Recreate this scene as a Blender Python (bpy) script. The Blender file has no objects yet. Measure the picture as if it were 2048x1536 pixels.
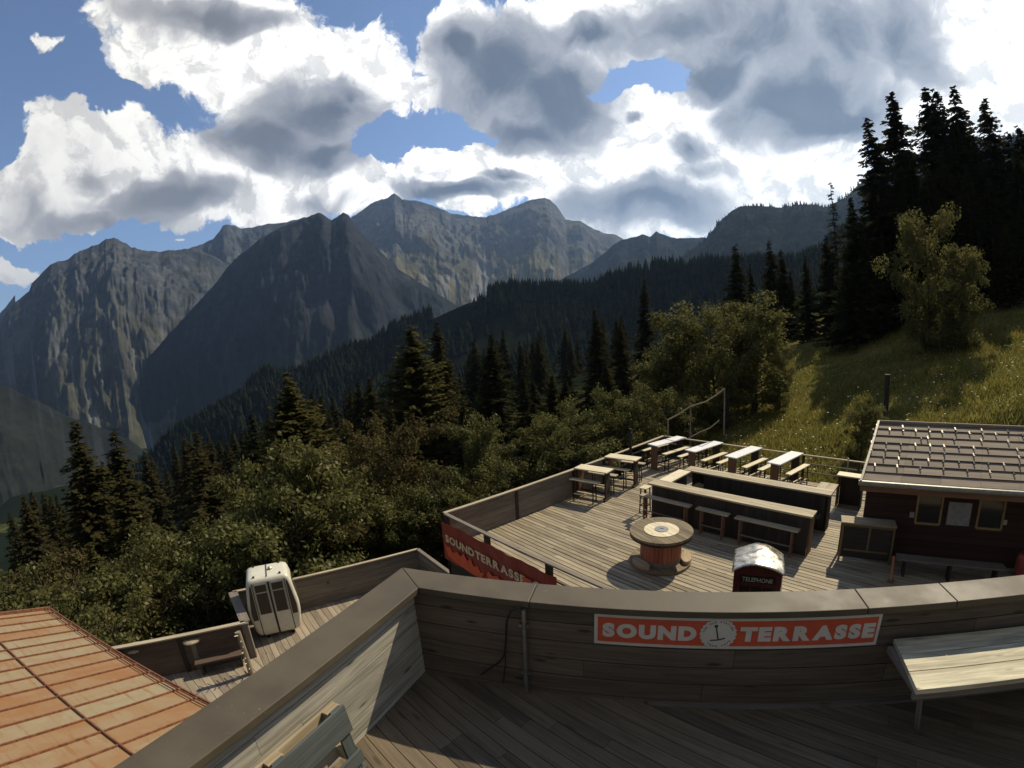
import bpy, math, random
import numpy as np
from mathutils import Vector, Matrix
R = math.radians
sc = bpy.context.scene
COL = sc.collection
random.seed(7)

# ------------------------------------------------------------------ camera
CZ, DZ, PZ = 3.36, -2.4, -4.5          # lens, lower terrace and gondola platform heights; upper deck is z = 0
PITCH, ROLL, FPX, K3 = 0.11266, -0.05507, 927.36, -0.068
cam = bpy.data.cameras.new('camera'); camo = bpy.data.objects.new('camera', cam); COL.objects.link(camo)
cam.type = 'PANO'; cam.sensor_fit = 'HORIZONTAL'; cam.sensor_width = 36; cam.sensor_height = 27
cy = cam if hasattr(cam, 'fisheye_polynomial_k1') else cam.cycles
cy.panorama_type = 'FISHEYE_LENS_POLYNOMIAL'
_s = 2048 / 36 / FPX
cy.fisheye_fov = R(179)
cy.fisheye_polynomial_k0 = 0; cy.fisheye_polynomial_k1 = -_s; cy.fisheye_polynomial_k2 = 0
cy.fisheye_polynomial_k3 = -K3 * _s ** 3; cy.fisheye_polynomial_k4 = 0
cam.clip_start = 0.05; cam.clip_end = 40000
camo.matrix_world = Matrix.Translation((0, 0, CZ)) @ Matrix.Rotation(math.pi / 2 - PITCH, 4, 'X') @ Matrix.Rotation(ROLL, 4, 'Z')
sc.camera = camo
CM = np.array(camo.matrix_world.to_3x3())

def ray(x, y):                          # direction of a point of the 2048 x 1536 photograph
    u, v = x - 1024, -(y - 768); r = math.hypot(u, v) + 1e-9; q = r / FPX; th = q + K3 * q ** 3
    return CM @ np.array([u / r * math.sin(th), v / r * math.sin(th), -math.cos(th)])
def at(x, y, z):                        # where it meets the level z
    d = ray(x, y); t = (z - CZ) / d[2]; return np.array([d[0] * t, d[1] * t, z])
def azel(x, y):
    d = ray(x, y); return math.atan2(d[0], d[1]), math.asin(d[2])
def onplane(x, y, n, dist):
    d = ray(x, y); s = dist / (d @ n); return np.array([0, 0, CZ]) + s * d

# ------------------------------------------------------------------ exposure, sun, sky
sc.view_settings.view_transform = 'Standard'; sc.view_settings.look = 'None'
sc.view_settings.exposure = 0.18; sc.view_settings.gamma = 1
SAZ, SEL = R(50), R(43.5)
SUN = Vector((math.sin(SAZ) * math.cos(SEL), math.cos(SAZ) * math.cos(SEL), math.sin(SEL)))
sl = bpy.data.lights.new('sun', 'SUN'); sl.energy = 5.0; sl.angle = R(0.5); sl.color = (1, .87, .64)
so = bpy.data.objects.new('sun', sl); COL.objects.link(so); so.rotation_euler = SUN.to_track_quat('Z', 'Y').to_euler()

w = bpy.data.worlds.new('World'); sc.world = w; w.use_nodes = True
NT = w.node_tree; NT.nodes.clear()
class G:                                # small node-graph helper
    def __init__(s, nt): s.nt = nt
    def n(s, t, **kw):
        o = s.nt.nodes.new(t)
        for k, v in kw.items(): setattr(o, k, v)
        return o
    def ln(s, a, b): s.nt.links.new(a, b)
    def m(s, op, a, b=None, c=None, clamp=False):
        o = s.nt.nodes.new('ShaderNodeMath'); o.operation = op; o.use_clamp = clamp
        for i, v in enumerate((a, b, c)):
            if v is None: continue
            if isinstance(v, (int, float)): o.inputs[i].default_value = v
            else: s.ln(v, o.inputs[i])
        return o.outputs[0]
    def mr(s, v, a, b, c=0., d=1., smooth=True):
        o = s.nt.nodes.new('ShaderNodeMapRange'); o.interpolation_type = 'SMOOTHSTEP' if smooth else 'LINEAR'
        s.ln(v, o.inputs['Value'])
        for k, q in (('From Min', a), ('From Max', b), ('To Min', c), ('To Max', d)): o.inputs[k].default_value = q
        return o.outputs['Result']
    def noise(s, vec, scale, detail=4, rough=.55, dist=0., col=False):
        o = s.nt.nodes.new('ShaderNodeTexNoise'); o.inputs['Scale'].default_value = scale
        o.inputs['Detail'].default_value = detail; o.inputs['Roughness'].default_value = rough; o.inputs['Distortion'].default_value = dist
        if vec is not None: s.ln(vec, o.inputs['Vector'])
        return o.outputs['Color' if col else 'Fac']
    def mix(s, f, a, b):
        o = s.nt.nodes.new('ShaderNodeMix'); o.data_type = 'RGBA'
        for i, v in ((0, f), (6, a), (7, b)):
            if isinstance(v, (int, float)): o.inputs[i].default_value = v
            elif isinstance(v, tuple): o.inputs[i].default_value = v if len(v) == 4 else (*v, 1)
            else: s.ln(v, o.inputs[i])
        return o.outputs[2]
    def mp(s, vec, loc=(0, 0, 0), rot=(0, 0, 0), scale=(1, 1, 1), t='POINT'):
        o = s.nt.nodes.new('ShaderNodeMapping'); o.vector_type = t
        o.inputs[1].default_value = loc; o.inputs[2].default_value = rot; o.inputs[3].default_value = scale
        s.ln(vec, o.inputs[0]); return o.outputs[0]
g = G(NT)
sky = g.n('ShaderNodeTexSky', sky_type='NISHITA', sun_disc=False, sun_elevation=SEL, sun_rotation=SAZ, altitude=1900, air_density=1.0, dust_density=.5, ozone_density=1.5)
tc = g.n('ShaderNodeTexCoord'); sep = g.n('ShaderNodeSeparateXYZ'); g.ln(tc.outputs['Generated'], sep.inputs[0])
az = g.m('ARCTAN2', sep.outputs[0], sep.outputs[1]); el = g.m('ARCSINE', sep.outputs[2])
comb = g.n('ShaderNodeCombineXYZ'); g.ln(az, comb.inputs[0]); g.ln(el, comb.inputs[1])
P0 = comb.outputs[0]
def warp(vec, amt, scale, detail, rough=.6):
    nz = g.noise(vec, scale, detail, rough, col=True)
    o = g.n('ShaderNodeVectorMath', operation='SUBTRACT'); g.ln(nz, o.inputs[0]); o.inputs[1].default_value = (.5, .5, .5)
    o2 = g.n('ShaderNodeVectorMath', operation='MULTIPLY_ADD'); g.ln(o.outputs[0], o2.inputs[0]); o2.inputs[1].default_value = (amt, amt, 0); g.ln(vec, o2.inputs[2])
    return o2.outputs[0]
PW = warp(warp(P0, .16, 3.2, 2), .09, 14, 6, .62)
PS = warp(warp(P0, .18, 4.0, 2), .07, 11, 4, .55)
def blobs(vec, lst):
    out = None
    for b in lst:
        x, y, rx, ry = b[:4]; s = b[4] if len(b) > 4 else 1.0; rot = b[5] if len(b) > 5 else 0
        a0, e0 = azel(x, y); a1, _ = azel(x + rx, y); _, e1 = azel(x, y - ry)
        v = g.mp(vec, (a0, e0, 0), (0, 0, R(rot)), (abs(a1 - a0) * 1.5, abs(e1 - e0) * 1.5, 1), 'TEXTURE')
        gr = g.n('ShaderNodeTexGradient', gradient_type='SPHERICAL'); g.ln(v, gr.inputs[0])
        q = gr.outputs['Fac'] if s == 1 else g.m('MULTIPLY', gr.outputs['Fac'], s)
        if out is None: out = q
        else: out = g.m('SMOOTH_MAX', out, q, .12)
    return out
COVER = [(1400,440,90,45,.9),(1065,378,55,45),(1010,385,60,40,.9),(430,40,230,110),(330,120,100,90),(520,130,190,120),(690,140,120,110),(760,170,70,80),(620,230,180,110),(590,290,130,80),
 (110,280,95,85),(230,300,100,80),(60,380,80,90),(180,375,160,85),(330,378,150,80),(450,350,140,95),(560,390,110,80),(40,430,60,80),(20,530,60,45),
 (640,370,80,60),(730,380,90,55),(640,320,60,60),(930,100,90,90),(1010,140,170,130),(1110,200,120,120),(1060,260,120,60),(960,230,60,40),(870,110,60,40),(850,190,60,40),
 (1000,330,200,60),(1150,340,130,60),(870,330,80,45),(900,385,150,40),(1350,40,340,100),(1130,30,160,60),(1500,90,250,130),(1690,120,180,190),(1600,210,170,100),(1640,260,180,70),
 (1810,100,110,180),(1440,150,110,70),(1380,210,90,40),(1240,220,60,60),(1300,250,190,70),(1360,320,220,80),(1290,410,210,70),(1150,390,90,30),(1560,350,190,90),(1640,380,150,80),(1450,300,120,80),
 (1990,180,150,200),(1930,90,80,130),(2060,60,90,90),(2060,260,200,160),(95,75,45,30,.62),(1260,100,60,35),(1880,330,160,150),(350,470,30,14,.7)]
SHADE = [(420,20,200,45,.9),(640,230,140,85),(700,190,60,60,.8),(540,290,130,60),(640,320,70,45),(340,400,150,45),(230,430,170,30,.8),(200,330,70,50,.55),(60,400,60,60,.5),(130,440,90,50,.6),
 (640,410,80,25,.5),(1000,150,170,120),(1110,190,120,110,1.1),(1060,260,100,40),(920,120,90,60),(900,385,150,26),(1010,352,60,18,.8),(1120,170,110,90,.7),(1000,110,120,60,.6),(1560,250,120,50,.8),(1620,150,120,100,.6),
 (1350,40,300,80,.75),(1180,60,120,45,.9),(1500,80,250,110,.8),(1690,100,150,150,.75),(1600,210,160,95,1.15),(1660,250,170,60,1.15),(1810,90,95,150,.85),(1440,130,100,60,1.05),
 (1380,290,60,50,.7),(1250,240,40,22,.7),(1290,415,200,55,.9),(1400,340,80,40,.5),(2010,50,50,30,.35)]
HOLES = [(150,475,200,24),(60,590,90,60),(230,205,60,30,.7),(40,250,50,60,.8),(1280,165,95,32),(750,290,70,45,.9),(900,275,60,40,.8),(940,285,60,20,.7),(1975,110,40,40,.45)]
cf = blobs(PW, COVER); hf = blobs(PW, HOLES); sf = blobs(PS, SHADE)
fine = g.noise(PW, 32, 6, .62); fine2 = g.noise(PS, 9, 5, .6)
cfn = g.m('ADD', g.m('SUBTRACT', cf, g.m('MULTIPLY', hf, .9)), g.m('MULTIPLY', g.m('SUBTRACT', fine, .5), .42))
mask = g.mr(cfn, .245, .385)
sfn = g.m('ADD', sf, g.m('MULTIPLY', g.m('SUBTRACT', fine2, .5), .5))
shade = g.mr(sfn, .14, .48)
deep = g.mr(sfn, .40, .85)
ccol = g.mix(shade, (1.5, 1.46, 1.36), (.36, .37, .41)); ccol = g.mix(deep, ccol, (.10, .118, .155))
of_ = g.n('ShaderNodeVectorMath', operation='ADD'); g.ln(PW, of_.inputs[0]); of_.inputs[1].default_value = (.022, .030, 0)
rel = g.m('SUBTRACT', g.noise(PW, 15, 6, .6), g.noise(of_.outputs[0], 15, 6, .6)); nd_ = g.m('SUBTRACT', 1., deep)
rl_ = g.mr(rel, -.03, .15); ccol = g.mix(g.m('MULTIPLY', g.m('MULTIPLY', rl_, .55), nd_), ccol, (.40, .41, .43))
soft = g.mr(g.noise(PS, 16, 4, .6), .4, .75); ccol = g.mix(g.m('MULTIPLY', g.m('MULTIPLY', soft, .30), g.m('ADD', g.m('MULTIPLY', nd_, .8), .2)), ccol, (.60, .60, .61))
lowc = g.mr(el, .02, .22, 1, 0); ccol = g.mix(g.m('MULTIPLY', lowc, .5), ccol, (.80, .72, .55))
lefty = g.mr(az, -1.05, -.2, 1, 0); ccol = g.mix(g.m('MULTIPLY', lefty, .45), ccol, (.46, .42, .36))
skym = g.n('ShaderNodeMix', data_type='RGBA', blend_type='MULTIPLY'); skym.inputs[0].default_value = 1; g.ln(sky.outputs[0], skym.inputs[6]); skym.inputs[7].default_value = (.125, .125, .13, 1)
allc = g.mix(mask, skym.outputs[2], ccol)
bhd = g.m('MULTIPLY', g.mr(g.m('ABSOLUTE', az), 1.25, 1.75), g.mr(g.noise(P0, 2.2, 5, .6), .36, .5)); allc = g.mix(g.m('MULTIPLY', bhd, .95), allc, g.mix(g.noise(P0, 6, 4, .6), (.13, .12, .105), (.30, .275, .245)))  # unseen cream-grey cloud behind the camera, added to warm and lift the shadows
bg = g.n('ShaderNodeBackground'); g.ln(allc, bg.inputs[0]); bg.inputs[1].default_value = 1
wo = g.n('ShaderNodeOutputWorld'); g.ln(bg.outputs[0], wo.inputs[0])

# ------------------------------------------------------------------ frames
def hd(t): return np.array([math.cos(t), math.sin(t), 0.])
AU, AW, AF, AL, AH = 0.7029, 0.7029 - math.pi / 2, -0.28826, 1.14715, R(-37.1)
U, W, F, L, HX = hd(AU), hd(AW), hd(AF), hd(AL), hd(AH)
FN = np.array([-F[1], F[0], 0]); LN = np.array([-L[1], L[0], 0]); HN = np.array([-HX[1], HX[0], 0])
def uw(u, w_, z=DZ): v = U * u + W * w_; return (v[0], v[1], z)
def fb(a, b, z=0.): v = F * a + FN * b; return (v[0], v[1], z)

# ------------------------------------------------------------------ mesh builder
class MB:
    def __init__(s): s.v = []; s.f = []; s.uv = []; s.c = []; s.mi = []; s.cm = 0
    def poly(s, pts, uv=None, val=.5):
        b = len(s.v); s.v += [tuple(map(float, p)) for p in pts]; s.f.append(tuple(range(b, b + len(pts))))
        s.uv.append(uv if uv else [(0, 0)] * len(pts)); s.c.append(val); s.mi.append(s.cm)
    def hexa(s, c8, ax=0, dims=(1, 1, 1), val=None):
        # corners indexed by x + 2y + 4z
        val = random.random() if val is None else val; o = random.random() * 50
        F6 = [((0, 2, 3, 1), 0, 1), ((4, 5, 7, 6), 0, 1), ((0, 1, 5, 4), 0, 2), ((2, 6, 7, 3), 0, 2), ((0, 4, 6, 2), 1, 2), ((1, 3, 7, 5), 1, 2)]
        for idx, a, b in F6:
            if b == ax: a, b = b, a
            uv = []
            for i in idx:
                q = [(i & 1) * dims[0], ((i >> 1) & 1) * dims[1], ((i >> 2) & 1) * dims[2]]
                uv.append((q[a] + o, q[b] + o * .37))
            s.poly([c8[i] for i in idx], uv, val)
    def box(s, c, d, rot=0., val=None, M=None):
        ax = int(np.argmax(d)); cs, sn = math.cos(rot), math.sin(rot); out = []
        for i in range(8):
            x = ((i & 1) - .5) * d[0]; y = (((i >> 1) & 1) - .5) * d[1]; z = (((i >> 2) & 1) - .5) * d[2]
            if M is not None: q = M @ Vector((x, y, z)); x, y, z = q
            out.append((c[0] + x * cs - y * sn, c[1] + x * sn + y * cs, c[2] + z))
        s.hexa(out, ax, d, val); return s
    def bar(s, p, q, w_, h, up=(0, 0, 1), val=None):
        p, q = np.array(p, float), np.array(q, float); d = q - p; Ln = np.linalg.norm(d); d /= Ln
        up = np.array(up, float)
        if abs(d @ up) > .97: up = np.array([1., 0, 0])
        sd = np.cross(up, d); sd /= np.linalg.norm(sd); u2 = np.cross(d, sd); out = []
        for i in range(8):
            out.append((p if not i & 1 else q) + sd * ((((i >> 1) & 1)) - .5) * w_ + u2 * (((i >> 2) & 1) - .5) * h)
        s.hexa(out, 0, (Ln, w_, h), val); return s
    def tube(s, pts, r, n=8, val=None, caps=True):
        val = random.random() if val is None else val; pts = [np.array(p, float) for p in pts]; rings = []
        rr = r if isinstance(r, (list, tuple)) else [r] * len(pts); ref = np.array([0.13, .31, .94]); ln = 0
        for i, p in enumerate(pts):
            d = pts[min(i + 1, len(pts) - 1)] - pts[max(i - 1, 0)]; d /= np.linalg.norm(d) + 1e-9
            a = np.cross(d, ref); a /= np.linalg.norm(a) + 1e-9; b = np.cross(d, a)
            rings.append([p + rr[i] * (math.cos(2 * math.pi * k / n) * a + math.sin(2 * math.pi * k / n) * b) for k in range(n)])
        for i in range(len(pts) - 1):
            l2 = ln + np.linalg.norm(pts[i + 1] - pts[i])
            for k in range(n):
                k2 = (k + 1) % n
                s.poly([rings[i][k], rings[i][k2], rings[i + 1][k2], rings[i + 1][k]], [(ln, k * .05), (ln, k * .05 + .05), (l2, k * .05 + .05), (l2, k * .05)], val)
            ln = l2
        if caps: s.poly(rings[0], None, val); s.poly(rings[-1][::-1], None, val)
        return s
    def lathe(s, prof, n=32, c=(0, 0, 0), val=None, caps=True):
        val = random.random() if val is None else val
        for i in range(len(prof) - 1):
            (r0, z0), (r1, z1) = prof[i], prof[i + 1]
            for k in range(n):
                a, b = 2 * math.pi * k / n, 2 * math.pi * (k + 1) / n
                s.poly([(c[0] + r0 * math.cos(a), c[1] + r0 * math.sin(a), c[2] + z0), (c[0] + r0 * math.cos(b), c[1] + r0 * math.sin(b), c[2] + z0),
                        (c[0] + r1 * math.cos(b), c[1] + r1 * math.sin(b), c[2] + z1), (c[0] + r1 * math.cos(a), c[1] + r1 * math.sin(a), c[2] + z1)],
                       [(z0, k * .1), (z0, k * .1 + .1), (z1, k * .1 + .1), (z1, k * .1)], val)
        if caps:
            for (r0, z0), fl in ((prof[0], 1), (prof[-1], 0)):
                if r0 < 1e-4: continue
                q = [(c[0] + r0 * math.cos(2 * math.pi * k / n), c[1] + r0 * math.sin(2 * math.pi * k / n), c[2] + z0) for k in range(n)]
                s.poly(q[::-1] if fl else q, [(p[0], p[1]) for p in (q[::-1] if fl else q)], val)
        return s
    def prism(s, poly, thick, val=None, uvd=None):          # convex polygon of 3-D points, extruded down by thick
        val = random.random() if val is None else val; o = random.random() * 40
        e = np.array(uvd if uvd is not None else (1, 0, 0), float); e2 = np.cross((0, 0, 1), e)
        uv = [(float(np.dot(p, e)) + o, float(np.dot(p, e2)) + o) for p in poly]
        lo = [(p[0], p[1], p[2] - thick) for p in poly]
        s.poly(poly, uv, val); s.poly(lo[::-1], uv[::-1], val); n = len(poly)
        for i in range(n):
            j = (i + 1) % n; l = math.dist(poly[i], poly[j])
            s.poly([lo[i], lo[j], poly[j], poly[i]], [(o, 0), (o + l, 0), (o + l, thick), (o, thick)], val)
        return s
    def planks(s, poly, ang, pitch, gap, thick, z, jit=.003, seg=None):
        d = np.array([math.cos(ang), math.sin(ang)]); n = np.array([-d[1], d[0]]); P = [np.array(p[:2], float) for p in poly]
        lo = min(p @ n for p in P); hi = max(p @ n for p in P); k = lo
        def clip(Q, nn, c):
            out = []
            for i in range(len(Q)):
                a, b = Q[i], Q[(i + 1) % len(Q)]; da, db = a @ nn - c, b @ nn - c
                if da >= 0: out.append(a)
                if da * db < 0: out.append(a + (b - a) * da / (da - db))
            return out
        while k < hi:
            Q = clip(clip(P, n, k), -n, -(k + pitch - gap))
            if len(Q) >= 3:
                l0 = min(q @ d for q in Q); l1 = max(q @ d for q in Q)
                cuts = [l0]
                if seg:
                    cuts.append(l0 + seg * (.25 + .75 * random.random()))
                    while cuts[-1] < l1: cuts.append(cuts[-1] + seg)
                    cuts[-1] = l1
                else: cuts.append(l1)
                for a, b in zip(cuts[:-1], cuts[1:]):
                    if b - a < .03: continue
                    q2 = clip(clip(Q, d, a + .0015), -d, -(b - .0015))
                    if len(q2) >= 3: zz = z + random.uniform(-jit, jit); s.prism([(q[0], q[1], zz) for q in q2], thick, None, (d[0], d[1], 0))
            k += pitch
        return s
    def build(s, name, mats, parent=None, smooth=False, bevel=0, **tags):
        me = bpy.data.meshes.new(name); me.from_pydata(s.v, [], s.f)
        for m_ in (mats if isinstance(mats, (list, tuple)) else [mats]): me.materials.append(m_)
        uvl = me.uv_layers.new(name='UVMap'); uvl.data.foreach_set('uv', np.array([q for f in s.uv for q in f], dtype=np.float32).ravel())
        at_ = me.attributes.new('v', 'FLOAT', 'FACE'); at_.data.foreach_set('value', np.array(s.c, dtype=np.float32))
        me.polygons.foreach_set('material_index', s.mi)
        if smooth: me.polygons.foreach_set('use_smooth', [True] * len(s.f))
        me.update()
        o = bpy.data.objects.new(name, me); COL.objects.link(o)
        if parent is not None: o.parent = parent
        if bevel:
            import bmesh
            b = bmesh.new(); b.from_mesh(me); bmesh.ops.remove_doubles(b, verts=b.verts, dist=1e-5); b.to_mesh(me); b.free()
            md = o.modifiers.new('bevel', 'BEVEL'); md.width = bevel; md.segments = 2; md.limit_method = 'ANGLE'; md.angle_limit = R(40)
        for k, v_ in tags.items(): o[k] = v_
        return o
def npmesh(name, V, Fc, mats, parent=None, vals=None, mi=None, smooth=False, **tags):   # fast path for big numpy meshes of equal-sided faces
    n = Fc.shape[1]; me = bpy.data.meshes.new(name); me.vertices.add(len(V)); me.vertices.foreach_set('co', V.astype(np.float32).ravel())
    me.loops.add(Fc.size); me.loops.foreach_set('vertex_index', Fc.astype(np.int32).ravel()); me.polygons.add(len(Fc))
    me.polygons.foreach_set('loop_start', np.arange(0, Fc.size, n, dtype=np.int32)); me.polygons.foreach_set('loop_total', np.full(len(Fc), n, dtype=np.int32))
    for m_ in (mats if isinstance(mats, (list, tuple)) else [mats]): me.materials.append(m_)
    if mi is not None: me.polygons.foreach_set('material_index', mi.astype(np.int32))
    if smooth: me.polygons.foreach_set('use_smooth', np.ones(len(Fc), dtype=bool))
    me.update(calc_edges=True)
    if vals is not None: a = me.attributes.new('v', 'FLOAT', 'FACE'); a.data.foreach_set('value', vals.astype(np.float32))
    o = bpy.data.objects.new(name, me); COL.objects.link(o)
    if parent is not None: o.parent = parent
    for k, v_ in tags.items(): o[k] = v_
    return o
def thing(name, label, cat, loc=(0, 0, 0), rz=0., group=None):
    o = bpy.data.objects.new(name, None); COL.objects.link(o); o.location = loc; o.rotation_euler = (0, 0, rz); o.empty_display_size = .2
    o['label'] = label; o['category'] = cat
    if group: o['group'] = group
    return o
def kids(o): return [c for c in bpy.data.objects if c.parent == o]
def dup(src, loc, rz, label, group=None, scale=None, ch=None):
    r = src.copy(); COL.objects.link(r); r.location = loc; r.rotation_euler = (0, 0, rz); r['label'] = label
    if scale: r.scale = scale
    if group: r['group'] = group
    def rec(a, b):
        for c in TREE.get(a.name, kids(a)):
            d = c.copy(); COL.objects.link(d); d.parent = b; rec(c, d)
    rec(src, r); return r
TREE = {}

# ------------------------------------------------------------------ materials
def mat(name):
    m_ = bpy.data.materials.new(name); m_.use_nodes = True; nt = m_.node_tree; nt.nodes.clear(); q = G(nt)
    out = q.n('ShaderNodeOutputMaterial'); b = q.n('ShaderNodeBsdfPrincipled'); q.ln(b.outputs[0], out.inputs[0]); q.b = b; q.out = out
    return m_, q
def setb(q, col=None, rough=None, metal=None, spec=None, bump=None, bs=.3, bd=.01):
    b = q.b
    for k, v_ in (('Base Color', col), ('Roughness', rough), ('Metallic', metal), ('Specular IOR Level', spec)):
        if v_ is None: continue
        if isinstance(v_, tuple): b.inputs[k].default_value = (*v_, 1)
        elif isinstance(v_, (int, float)): b.inputs[k].default_value = v_
        else: q.ln(v_, b.inputs[k])
    if bump is not None:
        o = q.n('ShaderNodeBump'); o.inputs['Strength'].default_value = bs; o.inputs['Distance'].default_value = bd; q.ln(bump, o.inputs['Height']); q.ln(o.outputs[0], b.inputs['Normal'])
def attr(q, n='v'): return q.n('ShaderNodeAttribute', attribute_name=n).outputs['Fac']
def wood(name, dark, light, rough=.75, var=.35, grain=40, knots=.5, spec=.3):
    m_, q = mat(name); uv = q.n('ShaderNodeUVMap').outputs[0]
    n1 = q.noise(q.mp(uv, scale=(1.6, grain, 1)), 1, 5, .62, .6); n2 = q.noise(q.mp(uv, scale=(.8, 5, 1)), 1, 3, .5)
    v_ = attr(q); f = q.m('ADD', q.m('MULTIPLY', n1, .6), q.m('MULTIPLY', n2, .4)); f = q.mr(f, .32, .68)
    f = q.m('ADD', q.m('MULTIPLY', f, 1 - var), q.m('MULTIPLY', v_, var), clamp=True)
    c = q.mix(f, dark, light)
    kn = q.n('ShaderNodeTexVoronoi'); kn.inputs['Scale'].default_value = 1; q.ln(q.mp(uv, scale=(1.7, 6.5, 1)), kn.inputs['Vector'])
    k = q.mr(kn.outputs['Distance'], .06, .16, 1, 0); c = q.mix(q.m('MULTIPLY', k, knots), c, tuple(x * .35 for x in dark))
    setb(q, c, rough, 0, spec, n1, .5, .004); return m_
M = {}
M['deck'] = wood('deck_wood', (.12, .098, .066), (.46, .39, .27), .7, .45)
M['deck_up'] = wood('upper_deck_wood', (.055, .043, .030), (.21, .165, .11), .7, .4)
M['plat'] = wood('platform_wood', (.16, .13, .10), (.42, .35, .26), .75, .5)
M['grey'] = wood('weathered_wood', (.09, .078, .066), (.25, .215, .175), .8, .35)
M['wallwood'] = wood('shade_toned_parapet_wood', (.060, .046, .034), (.165, .132, .096), .8, .35, 30, .8)  # darker copy for the front wall, its shade put into the colour
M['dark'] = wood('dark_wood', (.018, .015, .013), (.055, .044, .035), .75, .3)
M['top'] = wood('bleached_top', (.52, .45, .30), (.85, .76, .54), .5, .2)
M['white'] = wood('pale_glare_top', (.80, .80, .80), (.92, .92, .92), .35, .2, 40, .1, .5)  # sun glare on the far tabletops put into the pale colour
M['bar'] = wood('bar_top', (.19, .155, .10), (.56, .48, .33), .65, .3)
M['rail'] = wood('rail_cap', (.26, .22, .15), (.55, .47, .33), .7, .3)
M['brown'] = wood('brown_wood', (.10, .05, .03), (.24, .13, .08), .7, .3)
M['cut'] = wood('cut_wood', (.22, .17, .10), (.46, .37, .24), .7, .3)
M['seat'] = wood('bleached_bench', (.17, .15, .10), (.74, .68, .48), .65, .25, 22, .9)
def plain(name, col, rough=.5, metal=0., spec=.5, var=.15, sc_=8, bs=.15):
    m_, q = mat(name); co = q.n('ShaderNodeTexCoord').outputs['Object']; nz = q.noise(co, sc_, 5, .6)
    c = q.mix(q.mr(nz, .3, .7), tuple(x * (1 - var) for x in col), tuple(min(1, x * (1 + var)) for x in col)); setb(q, c, rough, metal, spec, nz, bs, .003); return m_
M['coping'] = plain('coping_paint', (.215, .185, .135), .55, 0, .4, .10, 3)
# scuffs and droppings on the coping
_m, q = mat('coping_sheet'); co = q.n('ShaderNodeTexCoord').outputs['Object']
n1 = q.noise(co, 2.2, 5, .6); c = q.mix(q.mr(n1, .3, .7), (.074, .060, .040), (.102, .085, .058))
sc1 = q.noise(q.mp(co, scale=(9, 60, 9), rot=(0, 0, .35)), 1, 3, .5); mk = q.mr(sc1, .72, .80); c = q.mix(q.m('MULTIPLY', mk, .45), c, (.40, .37, .30))
st = q.noise(co, 55, 2, .5); mk2 = q.m('MULTIPLY', q.mr(st, .73, .78), q.mr(q.noise(co, 1.7, 2, .5), .45, .65)); c = q.mix(q.m('MULTIPLY', mk2, .6), c, (.6, .58, .5))
setb(q, c, q.mr(n1, .3, .7, .5, .68), 0, .4, n1, .1, .003); M['coping'] = _m
M['steel'] = plain('galvanised', (.30, .30, .29), .4, .8, .5, .2)
M['black'] = plain('black_metal', (.02, .02, .022), .45, .3, .4)
M['rubber'] = plain('black_rubber', (.012, .012, .012), .6)
M['gondola'] = plain('gondola_paint', (.62, .60, .50), .35, 0, .5, .06, 4, .03)
M['gtrim'] = plain('gondola_trim', (.36, .38, .33), .4, .3, .5, .06)
M['red'] = plain('red_paint', (.30, .055, .04), .45, 0, .5, .2)
M['signred'] = plain('sign_red', (.52, .085, .04), .5, 0, .4, .08, 5)
M['banred'] = plain('banner_red', (.26, .045, .03), .55, 0, .3, .12, 3)
M['flame'] = plain('banner_orange', (.62, .10, .035), .55, 0, .3, .12, 6)
M['signwhite'] = plain('sign_white', (.56, .54, .48), .5, 0, .4, .06, 5)
M['signgold'] = plain('banner_lettering', (.62, .50, .30), .55, 0, .3, .08, 5)
M['ink'] = plain('sign_ink', (.03, .03, .045), .6)
M['booth'] = plain('booth_red', (.075, .016, .018), .4, 0, .5, .15)
M['ivory'] = plain('booth_ivory', (.42, .40, .33), .5)
M['paper'] = plain('poster_paper', (.32, .30, .30), .6)
_m, q = mat('silver_sheet'); co = q.n('ShaderNodeTexCoord').outputs['Object']; nz = q.noise(co, 5, 4, .6, .8)
setb(q, q.mix(q.mr(nz, .35, .65), (.40, .36, .29), (.74, .70, .62)), q.mr(nz, .3, .7, .22, .42), .85, .5, q.noise(co, 3.2, 3, .5), .9, .03); M['silver'] = _m
_m, q = mat('dark_glass'); setb(q, (.025, .022, .02), .08, 0, .6); M['glass'] = _m
_m, q = mat('gondola_glass'); setb(q, (.11, .085, .065), .12, 0, .5); q.b.inputs['Transmission Weight'].default_value = .35; q.b.inputs['IOR'].default_value = 1.15; M['gglass'] = _m
# rusty sheet roof
_m, q = mat('rusty_sheet'); uv = q.n('ShaderNodeUVMap').outputs[0]; v_ = attr(q)
n1 = q.noise(q.mp(uv, scale=(2.0, 1.2, 1)), 1, 6, .65, .8); n2 = q.noise(q.mp(uv, scale=(1.5, 14, 1)), 1, 4, .6)
f = q.m('ADD', q.m('MULTIPLY', q.mr(n1, .35, .62), .4), q.m('MULTIPLY', v_, .75), clamp=True)
c = q.mix(f, (.28, .13, .045), (.31, .26, .16)); c = q.mix(q.mr(n2, .5, .75), c, (.26, .125, .05)); c = q.mix(q.m('MULTIPLY', q.mr(q.noise(uv, 26, 3, .6), .66, .74), .6), c, (.16, .08, .04))
setb(q, c, .6, .15, .4, n1, .2, .004); M['rust'] = _m
M['rustbar'] = plain('rusty_seam', (.22, .095, .05), .6, .3, .4, .35, 20)
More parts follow.
